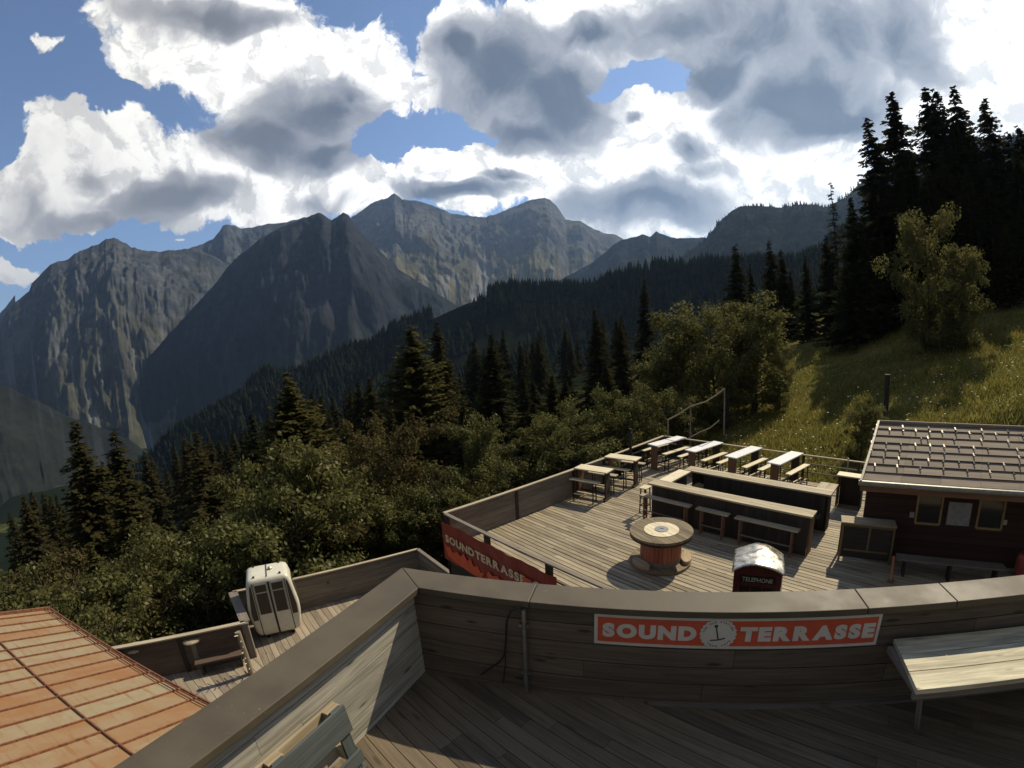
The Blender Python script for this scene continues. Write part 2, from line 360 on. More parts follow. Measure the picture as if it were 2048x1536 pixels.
# hut roof tiles
_m, q = mat('roof_tile'); uv = q.n('ShaderNodeUVMap').outputs[0]; v_ = attr(q)
n1 = q.noise(q.mp(uv, scale=(1.3, 9, 1)), 1, 5, .6); c = q.mix(q.m('ADD', q.m('MULTIPLY', q.mr(n1, .3, .7), .6), q.m('MULTIPLY', v_, .4)), (.15, .118, .085), (.27, .218, .165))
setb(q, c, .75, 0, .3, n1, .4, .01); M['tile'] = _m
M['hook'] = plain('snow_hook_metal', (.72, .62, .48), .35, .6)
_m, q = mat('hut_wall_boards'); uv = q.n('ShaderNodeUVMap').outputs[0]; v_ = attr(q); n1 = q.noise(q.mp(uv, scale=(1.6, 30, 1)), 1, 5, .6)
setb(q, q.mix(q.m('ADD', q.m('MULTIPLY', n1, .6), q.m('MULTIPLY', v_, .4)), (.022, .012, .009), (.07, .033, .024)), .7, 0, .3, n1, .5, .005); M['hut'] = _m
M['wallsun'] = wood('sun_toned_parapet_wood', (.21, .195, .16), (.58, .545, .45), .75, .25, 26, 1.0)  # same parapet wood made lighter: sunlight on the left wall put into its colour
M['frame'] = plain('ochre_frame', (.30, .20, .075), .6)

M['bluegrey'] = wood('blue_grey_paint', (.045, .055, .055), (.12, .135, .13), .7, .3)
M['reeltop'] = wood('reel_top', (.075, .058, .036), (.28, .225, .14), .75, .4, 30, .9)
M['reelred'] = wood('reel_red', (.17, .055, .035), (.42, .15, .09), .65, .35)
M['hutframe'] = wood('ochre_timber', (.10, .07, .03), (.22, .16, .075), .7, .3)
M['orangew'] = wood('orange_wood', (.28, .10, .04), (.50, .22, .10), .6, .3)
M['steel2'] = plain('zinc_sheet', (.26, .255, .22), .5, .35, .5, .15)
M['brown2'] = wood('brown_boards', (.055, .038, .028), (.16, .11, .08), .75, .4)

def leafmat(name, a, b, trans=.35, aut=None, gloss=.0):
    m_, q = mat(name); v_ = attr(q); oi = q.n('ShaderNodeObjectInfo').outputs['Random']
    c = q.mix(v_, a, b)
    if aut: c = q.mix(q.m('MULTIPLY', oi, .55), c, aut)
    q.nt.nodes.remove(q.b); d = q.n('ShaderNodeBsdfDiffuse'); t = q.n('ShaderNodeBsdfTranslucent'); gl = q.n('ShaderNodeBsdfGlossy'); gl.inputs['Roughness'].default_value = .45
    q.ln(c, d.inputs[0]); q.ln(c, t.inputs[0]); mx = q.n('ShaderNodeMixShader'); mx.inputs[0].default_value = trans; q.ln(d.outputs[0], mx.inputs[1]); q.ln(t.outputs[0], mx.inputs[2])
    gl.inputs[0].default_value = (.8, .8, .7, 1); m2 = q.n('ShaderNodeMixShader'); m2.inputs[0].default_value = gloss; q.ln(mx.outputs[0], m2.inputs[1]); q.ln(gl.outputs[0], m2.inputs[2]); q.ln(m2.outputs[0], q.out.inputs[0]); return m_
M['needle'] = leafmat('spruce_needles', (.014, .019, .009), (.050, .055, .022), .35, (.070, .052, .022))
M['larch'] = leafmat('larch_needles', (.045, .048, .016), (.125, .118, .042), .5, (.12, .095, .032))
M['leaf'] = leafmat('broad_leaves', (.035, .042, .012), (.20, .20, .068), .5, (.14, .125, .04), .012)
M['leafred'] = leafmat('reddish_leaves', (.038, .034, .014), (.16, .13, .055), .4)
M['grassb'] = leafmat('grass_blades', (.10, .10, .022), (.29, .25, .068), .5)
M['flower'] = plain('umbel_white', (.50, .48, .34), .8)
M['bark'] = plain('bark', (.075, .055, .04), .9, 0, .2, .35, 14, .6)
M['forest'] = leafmat('far_forest', (.008, .012, .008), (.020, .026, .013), .1)

# ------------------------------------------------------------------ terrain
def hsh(ix, iy, seed):
    n = (ix.astype(np.int64) * 374761393 + iy.astype(np.int64) * 668265263 + seed * 1274126177) & 0xffffffff
    n = ((n ^ (n >> 13)) * 1274126177) & 0xffffffff; return ((n ^ (n >> 16)) & 0xffff) / 65535.0
def vnoise(x, y, seed=0):
    x, y = np.asarray(x, float), np.asarray(y, float)
    ix, iy = np.floor(x), np.floor(y); fx, fy = x - ix, y - iy; fx = fx * fx * (3 - 2 * fx); fy = fy * fy * (3 - 2 * fy)
    a, b, c, d = hsh(ix, iy, seed), hsh(ix + 1, iy, seed), hsh(ix, iy + 1, seed), hsh(ix + 1, iy + 1, seed)
    return (a + (b - a) * fx) * (1 - fy) + (c + (d - c) * fx) * fy
def fbm(x, y, o=5, seed=0, g_=.5):
    s = 0; a = 1; t = 0
    for i in range(o): s = s + a * vnoise(x * 2 ** i, y * 2 ** i, seed + i); t += a; a *= g_
    return s / t
def ridged(x, y, o=5, seed=0, g_=.55):
    s = 0; a = 1; t = 0
    for i in range(o): s = s + a * (1 - np.abs(2 * vnoise(x * 2 ** i, y * 2 ** i, seed + i) - 1)); t += a; a *= g_
    return s / t
def gz(x, y):
    x, y = np.asarray(x, float), np.asarray(y, float); p_ = -4.35 + .286 * x - .094 * y
    r = np.hypot(x, y); p_ = np.where(p_ > 0, 70 * np.tanh(p_ / 70), 380 * np.tanh(p_ / 380))
    u_ = x * U[0] + y * U[1]; w__ = x * W[0] + y * W[1]; e_ = np.maximum(np.maximum(5.5 - u_, u_ - 18.5), w__ - 7.5); e_ = np.clip(e_ / 3.5, 0, 1)
    p_ = np.where((p_ > DZ - .45) & (e_ < 1), (DZ - .45) * (1 - e_) + p_ * e_, p_)
    return p_ + (fbm(x / 9, y / 9, 3, 5) - .5) * np.clip(r / 30, 0, 1) * 1.2 + (fbm(x / 260, y / 260, 4, 9) - .5) * np.clip((r - 150) / 500, 0, 1) * 140
NR, NA = 170, 300
rr = np.concatenate([[0.5], np.geomspace(2, 14000, NR - 1)]); aa = np.linspace(0, 2 * np.pi, NA, endpoint=False)
RR, AA = np.meshgrid(rr, aa, indexing='ij'); X, Y = RR * np.sin(AA), RR * np.cos(AA); Z = gz(X, Y)
V_ = np.stack([X, Y, Z], -1).reshape(-1, 3); i, j = np.meshgrid(np.arange(NR - 1), np.arange(NA), indexing='ij'); j2 = (j + 1) % NA
Fc = np.stack([i * NA + j, i * NA + j2, (i + 1) * NA + j2, (i + 1) * NA + j], -1).reshape(-1, 4)[:, ::-1]
_m, q = mat('ground_cover'); co = q.n('ShaderNodeTexCoord').outputs['Object']
n0 = q.noise(co, .35, 6, .65); n1 = q.noise(co, 3.5, 5, .7); c = q.mix(q.mr(n0, .35, .68), (.07, .072, .02), (.16, .14, .045)); c = q.mix(q.m('MULTIPLY', q.mr(n1, .5, .7), .5), c, (.055, .045, .022))
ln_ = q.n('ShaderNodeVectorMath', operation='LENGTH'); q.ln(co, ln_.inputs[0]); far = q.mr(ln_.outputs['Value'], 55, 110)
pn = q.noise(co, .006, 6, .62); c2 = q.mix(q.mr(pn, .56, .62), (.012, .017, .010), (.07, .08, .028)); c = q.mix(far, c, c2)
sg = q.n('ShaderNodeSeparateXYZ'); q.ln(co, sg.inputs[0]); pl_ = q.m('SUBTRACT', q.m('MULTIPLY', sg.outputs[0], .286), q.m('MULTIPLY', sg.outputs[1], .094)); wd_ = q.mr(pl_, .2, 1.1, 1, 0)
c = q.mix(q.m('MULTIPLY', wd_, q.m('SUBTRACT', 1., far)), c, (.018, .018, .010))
setb(q, c, .95, 0, 0., n1, .5, .05); M['ground'] = _m
_m, q = mat('forest_floor'); setb(q, (.010, .013, .008), .95, 0, 0.); M['floor'] = _m
npmesh('ground', V_, Fc, M['ground'], smooth=True, kind='structure')

def rockmat(name, c1, c2, grass, gz0, gz1, snow=False, veg=.5, patch=.0012, scree=.8):
    m_, q = mat(name); co = q.n('ShaderNodeTexCoord').outputs['Object']; ge = q.n('ShaderNodeNewGeometry'); s3 = q.n('ShaderNodeSeparateXYZ'); q.ln(co, s3.inputs[0]); sn = q.n('ShaderNodeSeparateXYZ'); q.ln(ge.outputs['Normal'], sn.inputs[0])
    n1 = q.noise(co, patch * 12, 8, .68, .5); n2 = q.noise(q.mp(co, scale=(1, 1, .25)), patch * 5, 6, .65, 1.0); c = q.mix(q.mr(n1, .36, .66), c1, c2)
    hg = q.m('ADD', q.mr(s3.outputs[2], gz0, gz1, 1, 0), q.m('MULTIPLY', q.m('SUBTRACT', n2, .5), 3.2)); hg = q.m('ADD', hg, q.m('MULTIPLY', q.m('SUBTRACT', sn.outputs[2], .62), 1.3))
    gcol = q.mix(q.mr(q.noise(co, patch * 3, 4, .6), .42, .6), grass, tuple(x * .45 for x in grass)); c = q.mix(q.m('MULTIPLY', q.mr(hg, .2, .8), veg), c, gcol)
    c = q.mix(q.m('MULTIPLY', q.mr(q.noise(q.mp(co, scale=(.35, .35, 2.2), rot=(.12, .08, 0)), patch * 22, 5, .6, .4), .42, .62), .30), c, tuple(x * .55 for x in c1))
    ps = q.n('ShaderNodeCombineXYZ'); q.ln(q.m('MULTIPLY', q.m('ARCTAN2', s3.outputs[0], s3.outputs[1]), 34.), ps.inputs[0]); q.ln(q.m('MULTIPLY', s3.outputs[2], .0016), ps.inputs[1])
    sr_ = q.noise(ps.outputs[0], 1, 5, .6, .6); lo_ = q.mr(s3.outputs[2], gz0, gz0 + (gz1 - gz0) * .75, 1, .15); c = q.mix(q.m('MULTIPLY', q.m('MULTIPLY', q.mr(sr_, .50, .60), lo_), scree), c, tuple(x * 1.55 for x in c2))
    if snow:
        sp = q.noise(q.mp(co, scale=(1, 1, .5)), patch * 7, 3, .5); c = q.mix(q.m('MULTIPLY', q.mr(sp, .745, .76), q.mr(s3.outputs[2], gz1 * .7, gz1)), c, (.75, .75, .75))
    setb(q, c, .95, 0, 0., n1, .9, 1 / patch * .012); return m_
def mountain(name, sky_, D, depth, drop, amp, gf, mt, seed, cols=420, rows=90, jag=.0025, pw=1.0, kind='structure', Df=None):
    px = np.array([p[0] for p in sky_], float); py = np.array([p[1] for p in sky_], float); xs = np.linspace(px[0], px[-1], cols); ys = np.interp(xs, px, py)
    A = np.zeros(cols); Ev = np.zeros(cols)
    for k in range(cols): A[k], Ev[k] = azel(xs[k], ys[k])
    Dk = D + 0 * A if Df is None else np.interp(xs, [p[0] for p in Df], [p[1] for p in Df])
    Ev = Ev + jag * (ridged(xs / 22, xs * 0, 4, seed + 3) - .6) * 2
    t = np.concatenate([[-.5, -.28, -.14, -.06, -.02], np.linspace(0, 1, rows - 5) ** 1.15])
    T, Ak = np.meshgrid(t, A, indexing='ij'); Dg = np.broadcast_to(Dk, T.shape); zr = CZ + Dg * np.tan(np.broadcast_to(Ev, T.shape)); Tp = np.clip(T, 0, 1)
    S = Ak * Dg; wv = (fbm(S / (gf * 3), T * 3 + 7, 4, seed) - .5)
    rg = ridged(S / gf + wv * 2.0 + T * .6, T * 1.6 + wv, 5, seed + 11); r2 = ridged(S / (gf * .28) + wv * 3, T * 5, 4, seed + 23)
    env = np.clip(Tp * 6, 0, 1) * (1 - .5 * Tp)
    r3 = fbm(S / (gf * .12), T * 26, 4, seed + 31) - .5
    big = fbm(S / (gf * 2.6) + 9, T * 2.2, 3, seed + 41) - .5; iso = fbm(S / (gf * .55) + wv * 2, T * depth / (gf * .55), 6, seed + 51, .58) - .5
    dg = ridged(S / (gf * .9) + T * 2.6 * np.sign(big), T * 3.2 + wv * 2, 5, seed + 61) - .6; en2 = np.clip(Tp * 10, 0, 1)
    bulge = (rg - .62) * amp * env * .24 + big * amp * 1.3 * en2 + dg * amp * .24 * en2 + iso * amp * .30 * en2 + (r2 - .6) * amp * .10 * en2
    r_ = Dg - T * depth - bulge * .8
    z = zr - drop * Tp ** pw - np.where(T < 0, -T * drop * 1.2, 0) + bulge * .55
    Xm, Ym = r_ * np.sin(Ak), r_ * np.cos(Ak); Vm = np.stack([Xm, Ym, z], -1).reshape(-1, 3); nr, nc = T.shape
    i, j = np.meshgrid(np.arange(nr - 1), np.arange(nc - 1), indexing='ij'); Fm = np.stack([i * nc + j, i * nc + j + 1, (i + 1) * nc + j + 1, (i + 1) * nc + j], -1).reshape(-1, 4)
    npmesh(name, Vm, Fm, mt, smooth=True, kind=kind); return Xm, Ym, z, T
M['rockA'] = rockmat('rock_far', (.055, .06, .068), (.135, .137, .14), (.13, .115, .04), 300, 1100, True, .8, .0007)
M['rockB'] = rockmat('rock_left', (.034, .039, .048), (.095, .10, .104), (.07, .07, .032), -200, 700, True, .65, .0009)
M['rockC'] = rockmat('dark_rock', (.018, .021, .028), (.042, .045, .052), (.018, .022, .014), -300, 700, False, .7, .0012, .25)  # dark tone of the wooded pointed mountain and the lower ridges
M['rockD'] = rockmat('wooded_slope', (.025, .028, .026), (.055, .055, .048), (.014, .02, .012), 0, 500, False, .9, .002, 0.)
mountain('mountain', [(690,460),(704,432),(712,430),(740,408),(762,399),(776,396),(784,389),(789,386),(796,391),(805,399),(835,401),(862,409),(885,419),(900,426),(940,432),(972,434),(1000,425),(1040,408),(1062,400),(1090,396),(1100,399),(1112,410),(1122,425),(1131,439),(1160,442),(1185,456),(1204,464),(1232,470),(1260,486),(1320,500)],
         5200, 2600, 1500, 420, 420, M['rockA'], 3, 620, 110, .0018, .8)
mountain('mountain', [(-160,560),(-80,600),(0,625),(30,590)], 5600, 1500, 900, 200, 300, M['rockB'], 31, 80, 40)
mountain('mountain', [(330,520),(380,496),(405,487),(425,478),(438,462),(446,450),(470,450),(482,458),(505,455),(530,448),(545,447),(575,443),(610,434),(660,436),(700,470)], 5000, 1900, 1300, 300, 330, M['rockB'], 5, 300, 80, .002)
mountain('mountain', [(-260,830),(-120,740),(-60,690),(0,645),(22,615),(36,600),(58,583),(64,566),(76,556),(100,530),(140,515),(152,507),(190,490),(212,478),(232,476),(250,484),(262,495),(292,500),(318,503),(345,500),(372,496),(400,500),(440,520),(520,560),(620,600)],
         3900, 2300, 1500, 420, 300, M['rockB'], 8, 560, 120, .003, .9)
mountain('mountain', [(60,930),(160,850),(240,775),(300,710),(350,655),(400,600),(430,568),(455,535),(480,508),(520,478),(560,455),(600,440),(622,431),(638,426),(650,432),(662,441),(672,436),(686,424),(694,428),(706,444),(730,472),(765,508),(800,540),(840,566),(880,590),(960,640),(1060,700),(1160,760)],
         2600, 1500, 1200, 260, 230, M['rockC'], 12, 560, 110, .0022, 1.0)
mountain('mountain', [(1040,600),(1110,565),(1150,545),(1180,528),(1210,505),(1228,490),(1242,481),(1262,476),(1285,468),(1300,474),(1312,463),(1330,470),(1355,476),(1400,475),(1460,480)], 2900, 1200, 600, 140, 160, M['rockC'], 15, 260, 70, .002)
hillX = mountain('mountain', [(1180,600),(1290,560),(1340,530),(1375,505),(1395,492),(1410,478),(1428,458),(1445,437),(1465,421),(1480,412),(1520,412),(1560,415),(1600,410),(1632,408),(1650,414),(1672,404),(1690,396),(1702,384),(1740,350),(1800,320),(1900,290),(2100,260)],
         1900, 900, 620, 110, 120, M['rockD'], 18, 420, 80, .0018)
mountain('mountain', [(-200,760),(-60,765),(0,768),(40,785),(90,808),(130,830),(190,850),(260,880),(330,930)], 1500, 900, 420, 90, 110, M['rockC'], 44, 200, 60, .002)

# forest ridge between us and the mountains: its ground, then the wood on it as one mass
RS = [(-200,1300),(0,1180),(90,1110),(160,1040),(240,965),(330,885),(430,810),(520,752),(600,732),(690,700),(760,668),(830,640),(880,617),(930,595),(985,578),(1040,573),(1100,566),(1170,566),(1240,560),(1290,553),(1340,545),(1390,540),(1450,522),(1520,520),(1600,515),(1700,490),(1850,470),(2100,450)]
fx, fy, fz, ft = mountain('hill', [(a, b + 14) for a, b in RS], 700, 560, 250, 46, 70, M['floor'], 21, 460, 70, .0012, .85, 'structure', [(-200, 900), (600, 800), (1000, 700), (1450, 520), (2100, 420)])
def conifer_mass(name, pts, hmin, hmax, seed, label):
    rg_ = np.random.default_rng(seed); n = len(pts); S = 7; V_ = []; F_ = []; vals = []
    for k in range(n):
        x, y, z = pts[k]; h = rg_.uniform(hmin, hmax); h *= .55 + .9 * float(vnoise(x / 45, y / 45, 71)); r0 = h * rg_.uniform(.17, .25); v0 = rg_.random()
        for (z0, z1, rs) in ((.08, .62, 1.), (.38, .82, .68), (.62, 1., .42)):
            b = len(V_); ph = rg_.random() * 6
            for q_ in range(S): a = ph + 2 * math.pi * q_ / S; rr_ = r0 * rs * rg_.uniform(.65, 1.2); V_.append((x + rr_ * math.cos(a), y + rr_ * math.sin(a), z + h * (z0 + rg_.uniform(-.03, .03))))
            V_.append((x, y, z + h * z1))
            for q_ in range(S): F_.append((b + q_, b + (q_ + 1) % S, b + S)); vals.append(min(1, max(0, v0 * .7 + rg_.uniform(0, .4))))
    return npmesh(name, np.array(V_), np.array(F_), M['forest'], vals=np.array(vals), kind='stuff', label=label, category='forest')
rg_ = np.random.default_rng(4); nr, nc = fx.shape; pts = []; clr = lambda x, y: float(fbm(x / 90, y / 90, 3, 88)) > .74
for k in range(14000):
    i_ = int(5 + (nr - 6) * rg_.random() ** 1.7); j_ = rg_.integers(0, nc - 1); t_ = rg_.random(); j1 = j_ + 1
    pts.append((fx[i_, j_] * (1 - t_) + fx[i_, j1] * t_, fy[i_, j_] * (1 - t_) + fy[i_, j1] * t_, fz[i_, j_] * (1 - t_) + fz[i_, j1] * t_ - 1))
for k in range(1600):
    i_ = 5; j_ = rg_.integers(0, nc - 1); pts.append((fx[i_, j_] + rg_.uniform(-5, 5), fy[i_, j_] + rg_.uniform(-9, 9), fz[i_, j_] - 2))
pts = [p_ for p_ in pts if not clr(p_[0], p_[1])]
conifer_mass('ridge_forest', pts, 12, 26, 6, 'dark spruce forest covering the long ridge below the mountains')
hx, hy, hz_, ht = hillX; pts = []
for k in range(1400):
    i_ = int(5 + 45 * rg_.random() ** 2); j_ = rg_.integers(0, hx.shape[1] - 1); pts.append((hx[i_, j_] + rg_.uniform(-6, 6), hy[i_, j_] + rg_.uniform(-6, 6), hz_[i_, j_] - 3))
conifer_mass('slope_forest', pts, 10, 19, 9, 'distant trees scattered over the flat topped mountain shoulder')

# ------------------------------------------------------------------ trees
def quads_from(C, A_, B_):              # centres and half-axes to quads
    V_ = np.stack([C - A_ - B_, C + A_ - B_, C + A_ + B_, C - A_ + B_], 1).reshape(-1, 3); return V_, np.arange(len(V_)).reshape(-1, 4)
def spruce_proto(seed, mt, R0=.17, dens=1., gap=0., droop=.35, top_sparse=0., jz=.012):
    rg_ = np.random.default_rng(seed); Cs, As, Bs, vs = [], [], [], []; z = .05
    while z < .995:
        f = (z - .05) / .95; rad = R0 * (1 - f) ** .85 * rg_.uniform(.62, 1.18) + .006
        nb = int(rg_.integers(5, 9) * dens) if f < .9 else 4
        if top_sparse and f > .55: nb = max(3, int(nb * (1 - top_sparse)))
        for b in range(nb):
            if rg_.random() < gap: continue
            zj = z + rg_.uniform(-jz, jz); a = rg_.random() * 6.283; Lb = rad * rg_.uniform(.6, 1.22); ns = max(3, int(Lb / .0105)); dx, dy = math.cos(a), math.sin(a)
            for k in range(ns):
                t_ = (k + .6) / ns; c = np.array([dx * Lb * t_, dy * Lb * t_, zj - droop * Lb * (t_ ** 1.4) + Lb * .22 * t_ ** 3 * (1 if f > .3 else .4)])
                wd = (.026 * (1 - .5 * t_) + .009) * rg_.uniform(.6, 1.35) * (.5 + .5 * (1 - f)) ; ln = .024 * rg_.uniform(.6, 1.35) * (.55 + .45 * (1 - f))
                for sgn in ((-1, 1) if wd > .006 else (1,)):
                    ad = a + sgn * rg_.uniform(.5, 1.1); e = np.array([math.cos(ad), math.sin(ad), rg_.uniform(-.75, .05)]); e /= np.linalg.norm(e)
                    s_ = np.cross(e, (0, 0, 1.)); s_ /= np.linalg.norm(s_); tl = rg_.uniform(-.6, .6); s_ = s_ * math.cos(tl) + np.cross(e, s_) * math.sin(tl)
                    Cs.append(c + e * wd * .5); As.append(e * wd * .62); Bs.append(s_ * ln * .34); vs.append(np.clip(.15 + .75 * t_ * rg_.uniform(.5, 1.1), 0, 1))
        z += (.016 + .012 * (1 - f)) * rg_.uniform(.7, 1.3) / max(dens, .7)
    V_, F_ = quads_from(np.array(Cs), np.array(As), np.array(Bs)); root = thing('spruce_tree', 'x', 'spruce')
    o = npmesh('crown', V_, F_, mt, root, vals=np.array(vs)); tr = MB().tube([(0, 0, -.06), (0, 0, .3), (0, 0, .7), (0, 0, .99)], [.014, .011, .006, .001], 7).build('trunk', M['bark'], root, smooth=True)
    TREE[root.name] = [o, tr]; return root
def leafy_proto(seed, mt, n=9000, leaf=.011, shape='round', tall=1., stems=1, name='broadleaf_tree', base=.12):
    rg_ = np.random.default_rng(seed); mb = MB(); tips = []
    for s_ in range(stems):
        bx, by = (rg_.uniform(-.08, .08), rg_.uniform(-.08, .08)) if stems > 1 else (0, 0); lean = rg_.uniform(-.10, .10, 2); top = rg_.uniform(.72, .9)
        pts_ = [np.array([bx + lean[0] * t, by + lean[1] * t, -.08 + (top + .08) * t]) for t in (0, .3, .6, 1)]; mb.tube(pts_, [.017, .012, .008, .002], 6)
        for b in range(int(40 / stems) + 6):
            t = rg_.uniform(base, .98); p0 = pts_[0] + (pts_[-1] - pts_[0]) * t; a = rg_.random() * 6.283
            f = max(0, (p0[2] - base) / (1 - base)); Rr = .34 * (math.sin(math.pi * min(1, (f * .86 + .14))) ** .7) if shape == 'round' else .22 * (1 - f) ** .7 + .03
            Lb = Rr * rg_.uniform(.55, 1.15); e = np.array([math.cos(a), math.sin(a), rg_.uniform(.15, .75)]); p1 = p0 + e * Lb; mid = p0 + e * Lb * .5 + np.array([0, 0, -.01])
            mb.tube([p0, mid, p1], [.006, .004, .0015], 5); tips += [p1, p1, mid]
    tips = np.array(tips); K = len(tips); idx = rg_.integers(0, K, n); sz = rg_.uniform(.045, .115, K)
    d = rg_.normal(size=(n, 3)); d /= np.linalg.norm(d, axis=1)[:, None]; C = tips[idx] + d * (sz[idx] * rg_.random(n) ** .45)[:, None] * np.array([1, 1, .8])
    C[:, 2] = np.maximum(C[:, 2], .01); nrm = d * .6 + rg_.normal(size=(n, 3)) * .6 + np.array([0, 0, .5]); nrm /= np.linalg.norm(nrm, axis=1)[:, None]
    a_ = np.cross(nrm, rg_.normal(size=(n, 3))); a_ /= np.linalg.norm(a_, axis=1)[:, None]; b_ = np.cross(nrm, a_); s_ = (leaf * rg_.uniform(.6, 1.3, n))[:, None]
    tip1, tip2 = C + a_ * s_, C - a_ * s_; l1, l2 = C + b_ * s_ * .55 + a_ * s_ * .1, C - b_ * s_ * .55 + a_ * s_ * .1
    V_ = np.stack([tip2, l2, tip1, l1], 1).reshape(-1, 3); F_ = np.arange(4 * n).reshape(-1, 4)
    vs = np.clip(rg_.random(K)[idx] * .5 + rg_.random(n) * .5 , 0, 1)
    root = thing(name, 'x', 'tree'); o = npmesh('crown', V_, F_, mt, root, vals=vs); tr = mb.build('trunk', M['bark'], root, smooth=True); TREE[root.name] = [o, tr]; return root
PR = {'s1': spruce_proto(1, M['needle'], .20, 1.25), 's2': spruce_proto(2, M['needle'], .235, 1.3), 's3': spruce_proto(3, M['needle'], .15, .8, .2, .3, .3),
      's4': spruce_proto(14, M['needle'], .28, 1.4, 0, .25), 'l1': spruce_proto(4, M['larch'], .30, 1.7, 0, .12, 0, .03), 'l2': spruce_proto(5, M['larch'], .34, 1.6, .05, .05, 0, .035),
      'b1': leafy_proto(21, M['leaf'], 15000, .0105, 'round', 1, 1), 'b2': leafy_proto(22, M['leaf'], 15000, .0105, 'cone', 1, 2), 'b3': leafy_proto(23, M['leaf'], 16000, .0125, 'round', 1, 4, 'leafy_shrub', .02),
      'b4': leafy_proto(24, M['leafred'], 16000, .0125, 'round', 1, 4, 'leafy_shrub', .02), 'b5': leafy_proto(25, M['leaf'], 16000, .0125, 'cone', 1, 5, 'leafy_shrub', .02)}
USED = set()
def plant(kind, px, py, dist, label, cat, group=None, wide=1., name=None, base=None):
    a_, e_ = azel(px, py); x, y = dist * math.sin(a_), dist * math.cos(a_); zb = float(gz(x, y)) if base is None else base; zt = CZ + dist * math.tan(e_); h = max(1.0, zt - zb) * ((1.22 if px > 480 else 1.0) if kind in ('b3', 'b4', 'b5') else 1.1 if kind[0] == 'b' else 1)
    pr = PR[kind]; rz = random.random() * 6.28
    if kind not in USED:
        USED.add(kind); o = pr; o.location = (x, y, zb); o.rotation_euler = (0, 0, rz); o['label'] = label; o.scale = (h * wide, h * wide, h)
        if group: o['group'] = group
    else: o = dup(pr, (x, y, zb), rz, label, group, (h * wide, h * wide, h))
    o['category'] = cat
    if name: o.name = name
    return o
SP = 'dark spruces crowded on the slope'
for kind, px, py, d, lb, wd in [
 ('s3',1660,364,62,'slender spruce with a thin open top standing left of the tall group',.8),
 ('s1',1735,238,44,'tall narrow spruce at the left edge of the tall group',1.0),('s1',1780,190,48,'tall pointed spruce second from the left in the tall group',1.05),
 ('s4',1850,176,52,'tallest broad twin topped spruce in the tall group, left top',.9),('s2',1868,176,54,'tallest broad twin topped spruce in the tall group, right top',.85),
 ('s1',1905,178,52,'pointed tall spruce just right of the twin tops',1.0),('s2',1966,196,50,'open branched spruce standing alone against the bright cloud',.95),
 ('s2',1470,488,64,'mid height spruce behind the left leafy tree by the terrace',1.0),('s1',1538,482,66,'mid height spruce with a split top above the leafy trees',1.0),
 ('s1',1562,500,68,'small narrow spruce right of the split topped spruce',1.0),('s2',1610,512,58,'dark spruce just left of the slender open topped one',.9),('s4',1700,395,47,'dark low spruce in front of the narrow spruce',.8),
 ('s2',2036,250,48,'dark spruce cut by the right picture edge, upper',1.),('s4',1815,300,44,'dense dark spruce filling the gap between the tall pointed spruce and the twin tops',.8)]:
    plant(kind, px, py, d * (1.22 if px > 1720 else 1.), lb, 'spruce', None, wd * (1.12 if px > 1720 else 1.05), 'spruce_tree')
for k, (kind, px, py, d) in enumerate([('s2',1935,235,56),('s1',1990,270,54),('s2',2015,262,50),('s1',1760,330,52),('s2',1725,430,42),('s4',1880,300,46),('s2',1930,330,44),('s1',1975,360,43),('s4',2040,400,40),('s2',1650,470,50),('s2',1830,420,42),('s4',2030,300,44),('s4',1850,330,43),('s4',1905,250,50),('s2',1800,380,43),('s4',2010,450,38),('s2',1580,540,56),('s1',1500,530,62),('s4',1690,520,44),('s2',1760,480,43),('s4',1960,480,40)]):
    plant(kind, px, py, d * 1.2, 'dark spruce inside the dense slope group, ' + ('left part beside the slender one' if px < 1700 else 'middle part behind the lit leafy tree' if px < 1890 else 'right part near the picture edge'), 'spruce', SP + (', left' if px < 1700 else ', middle' if px < 1890 else ', right'), random.uniform(.85, 1.1), 'spruce_tree')
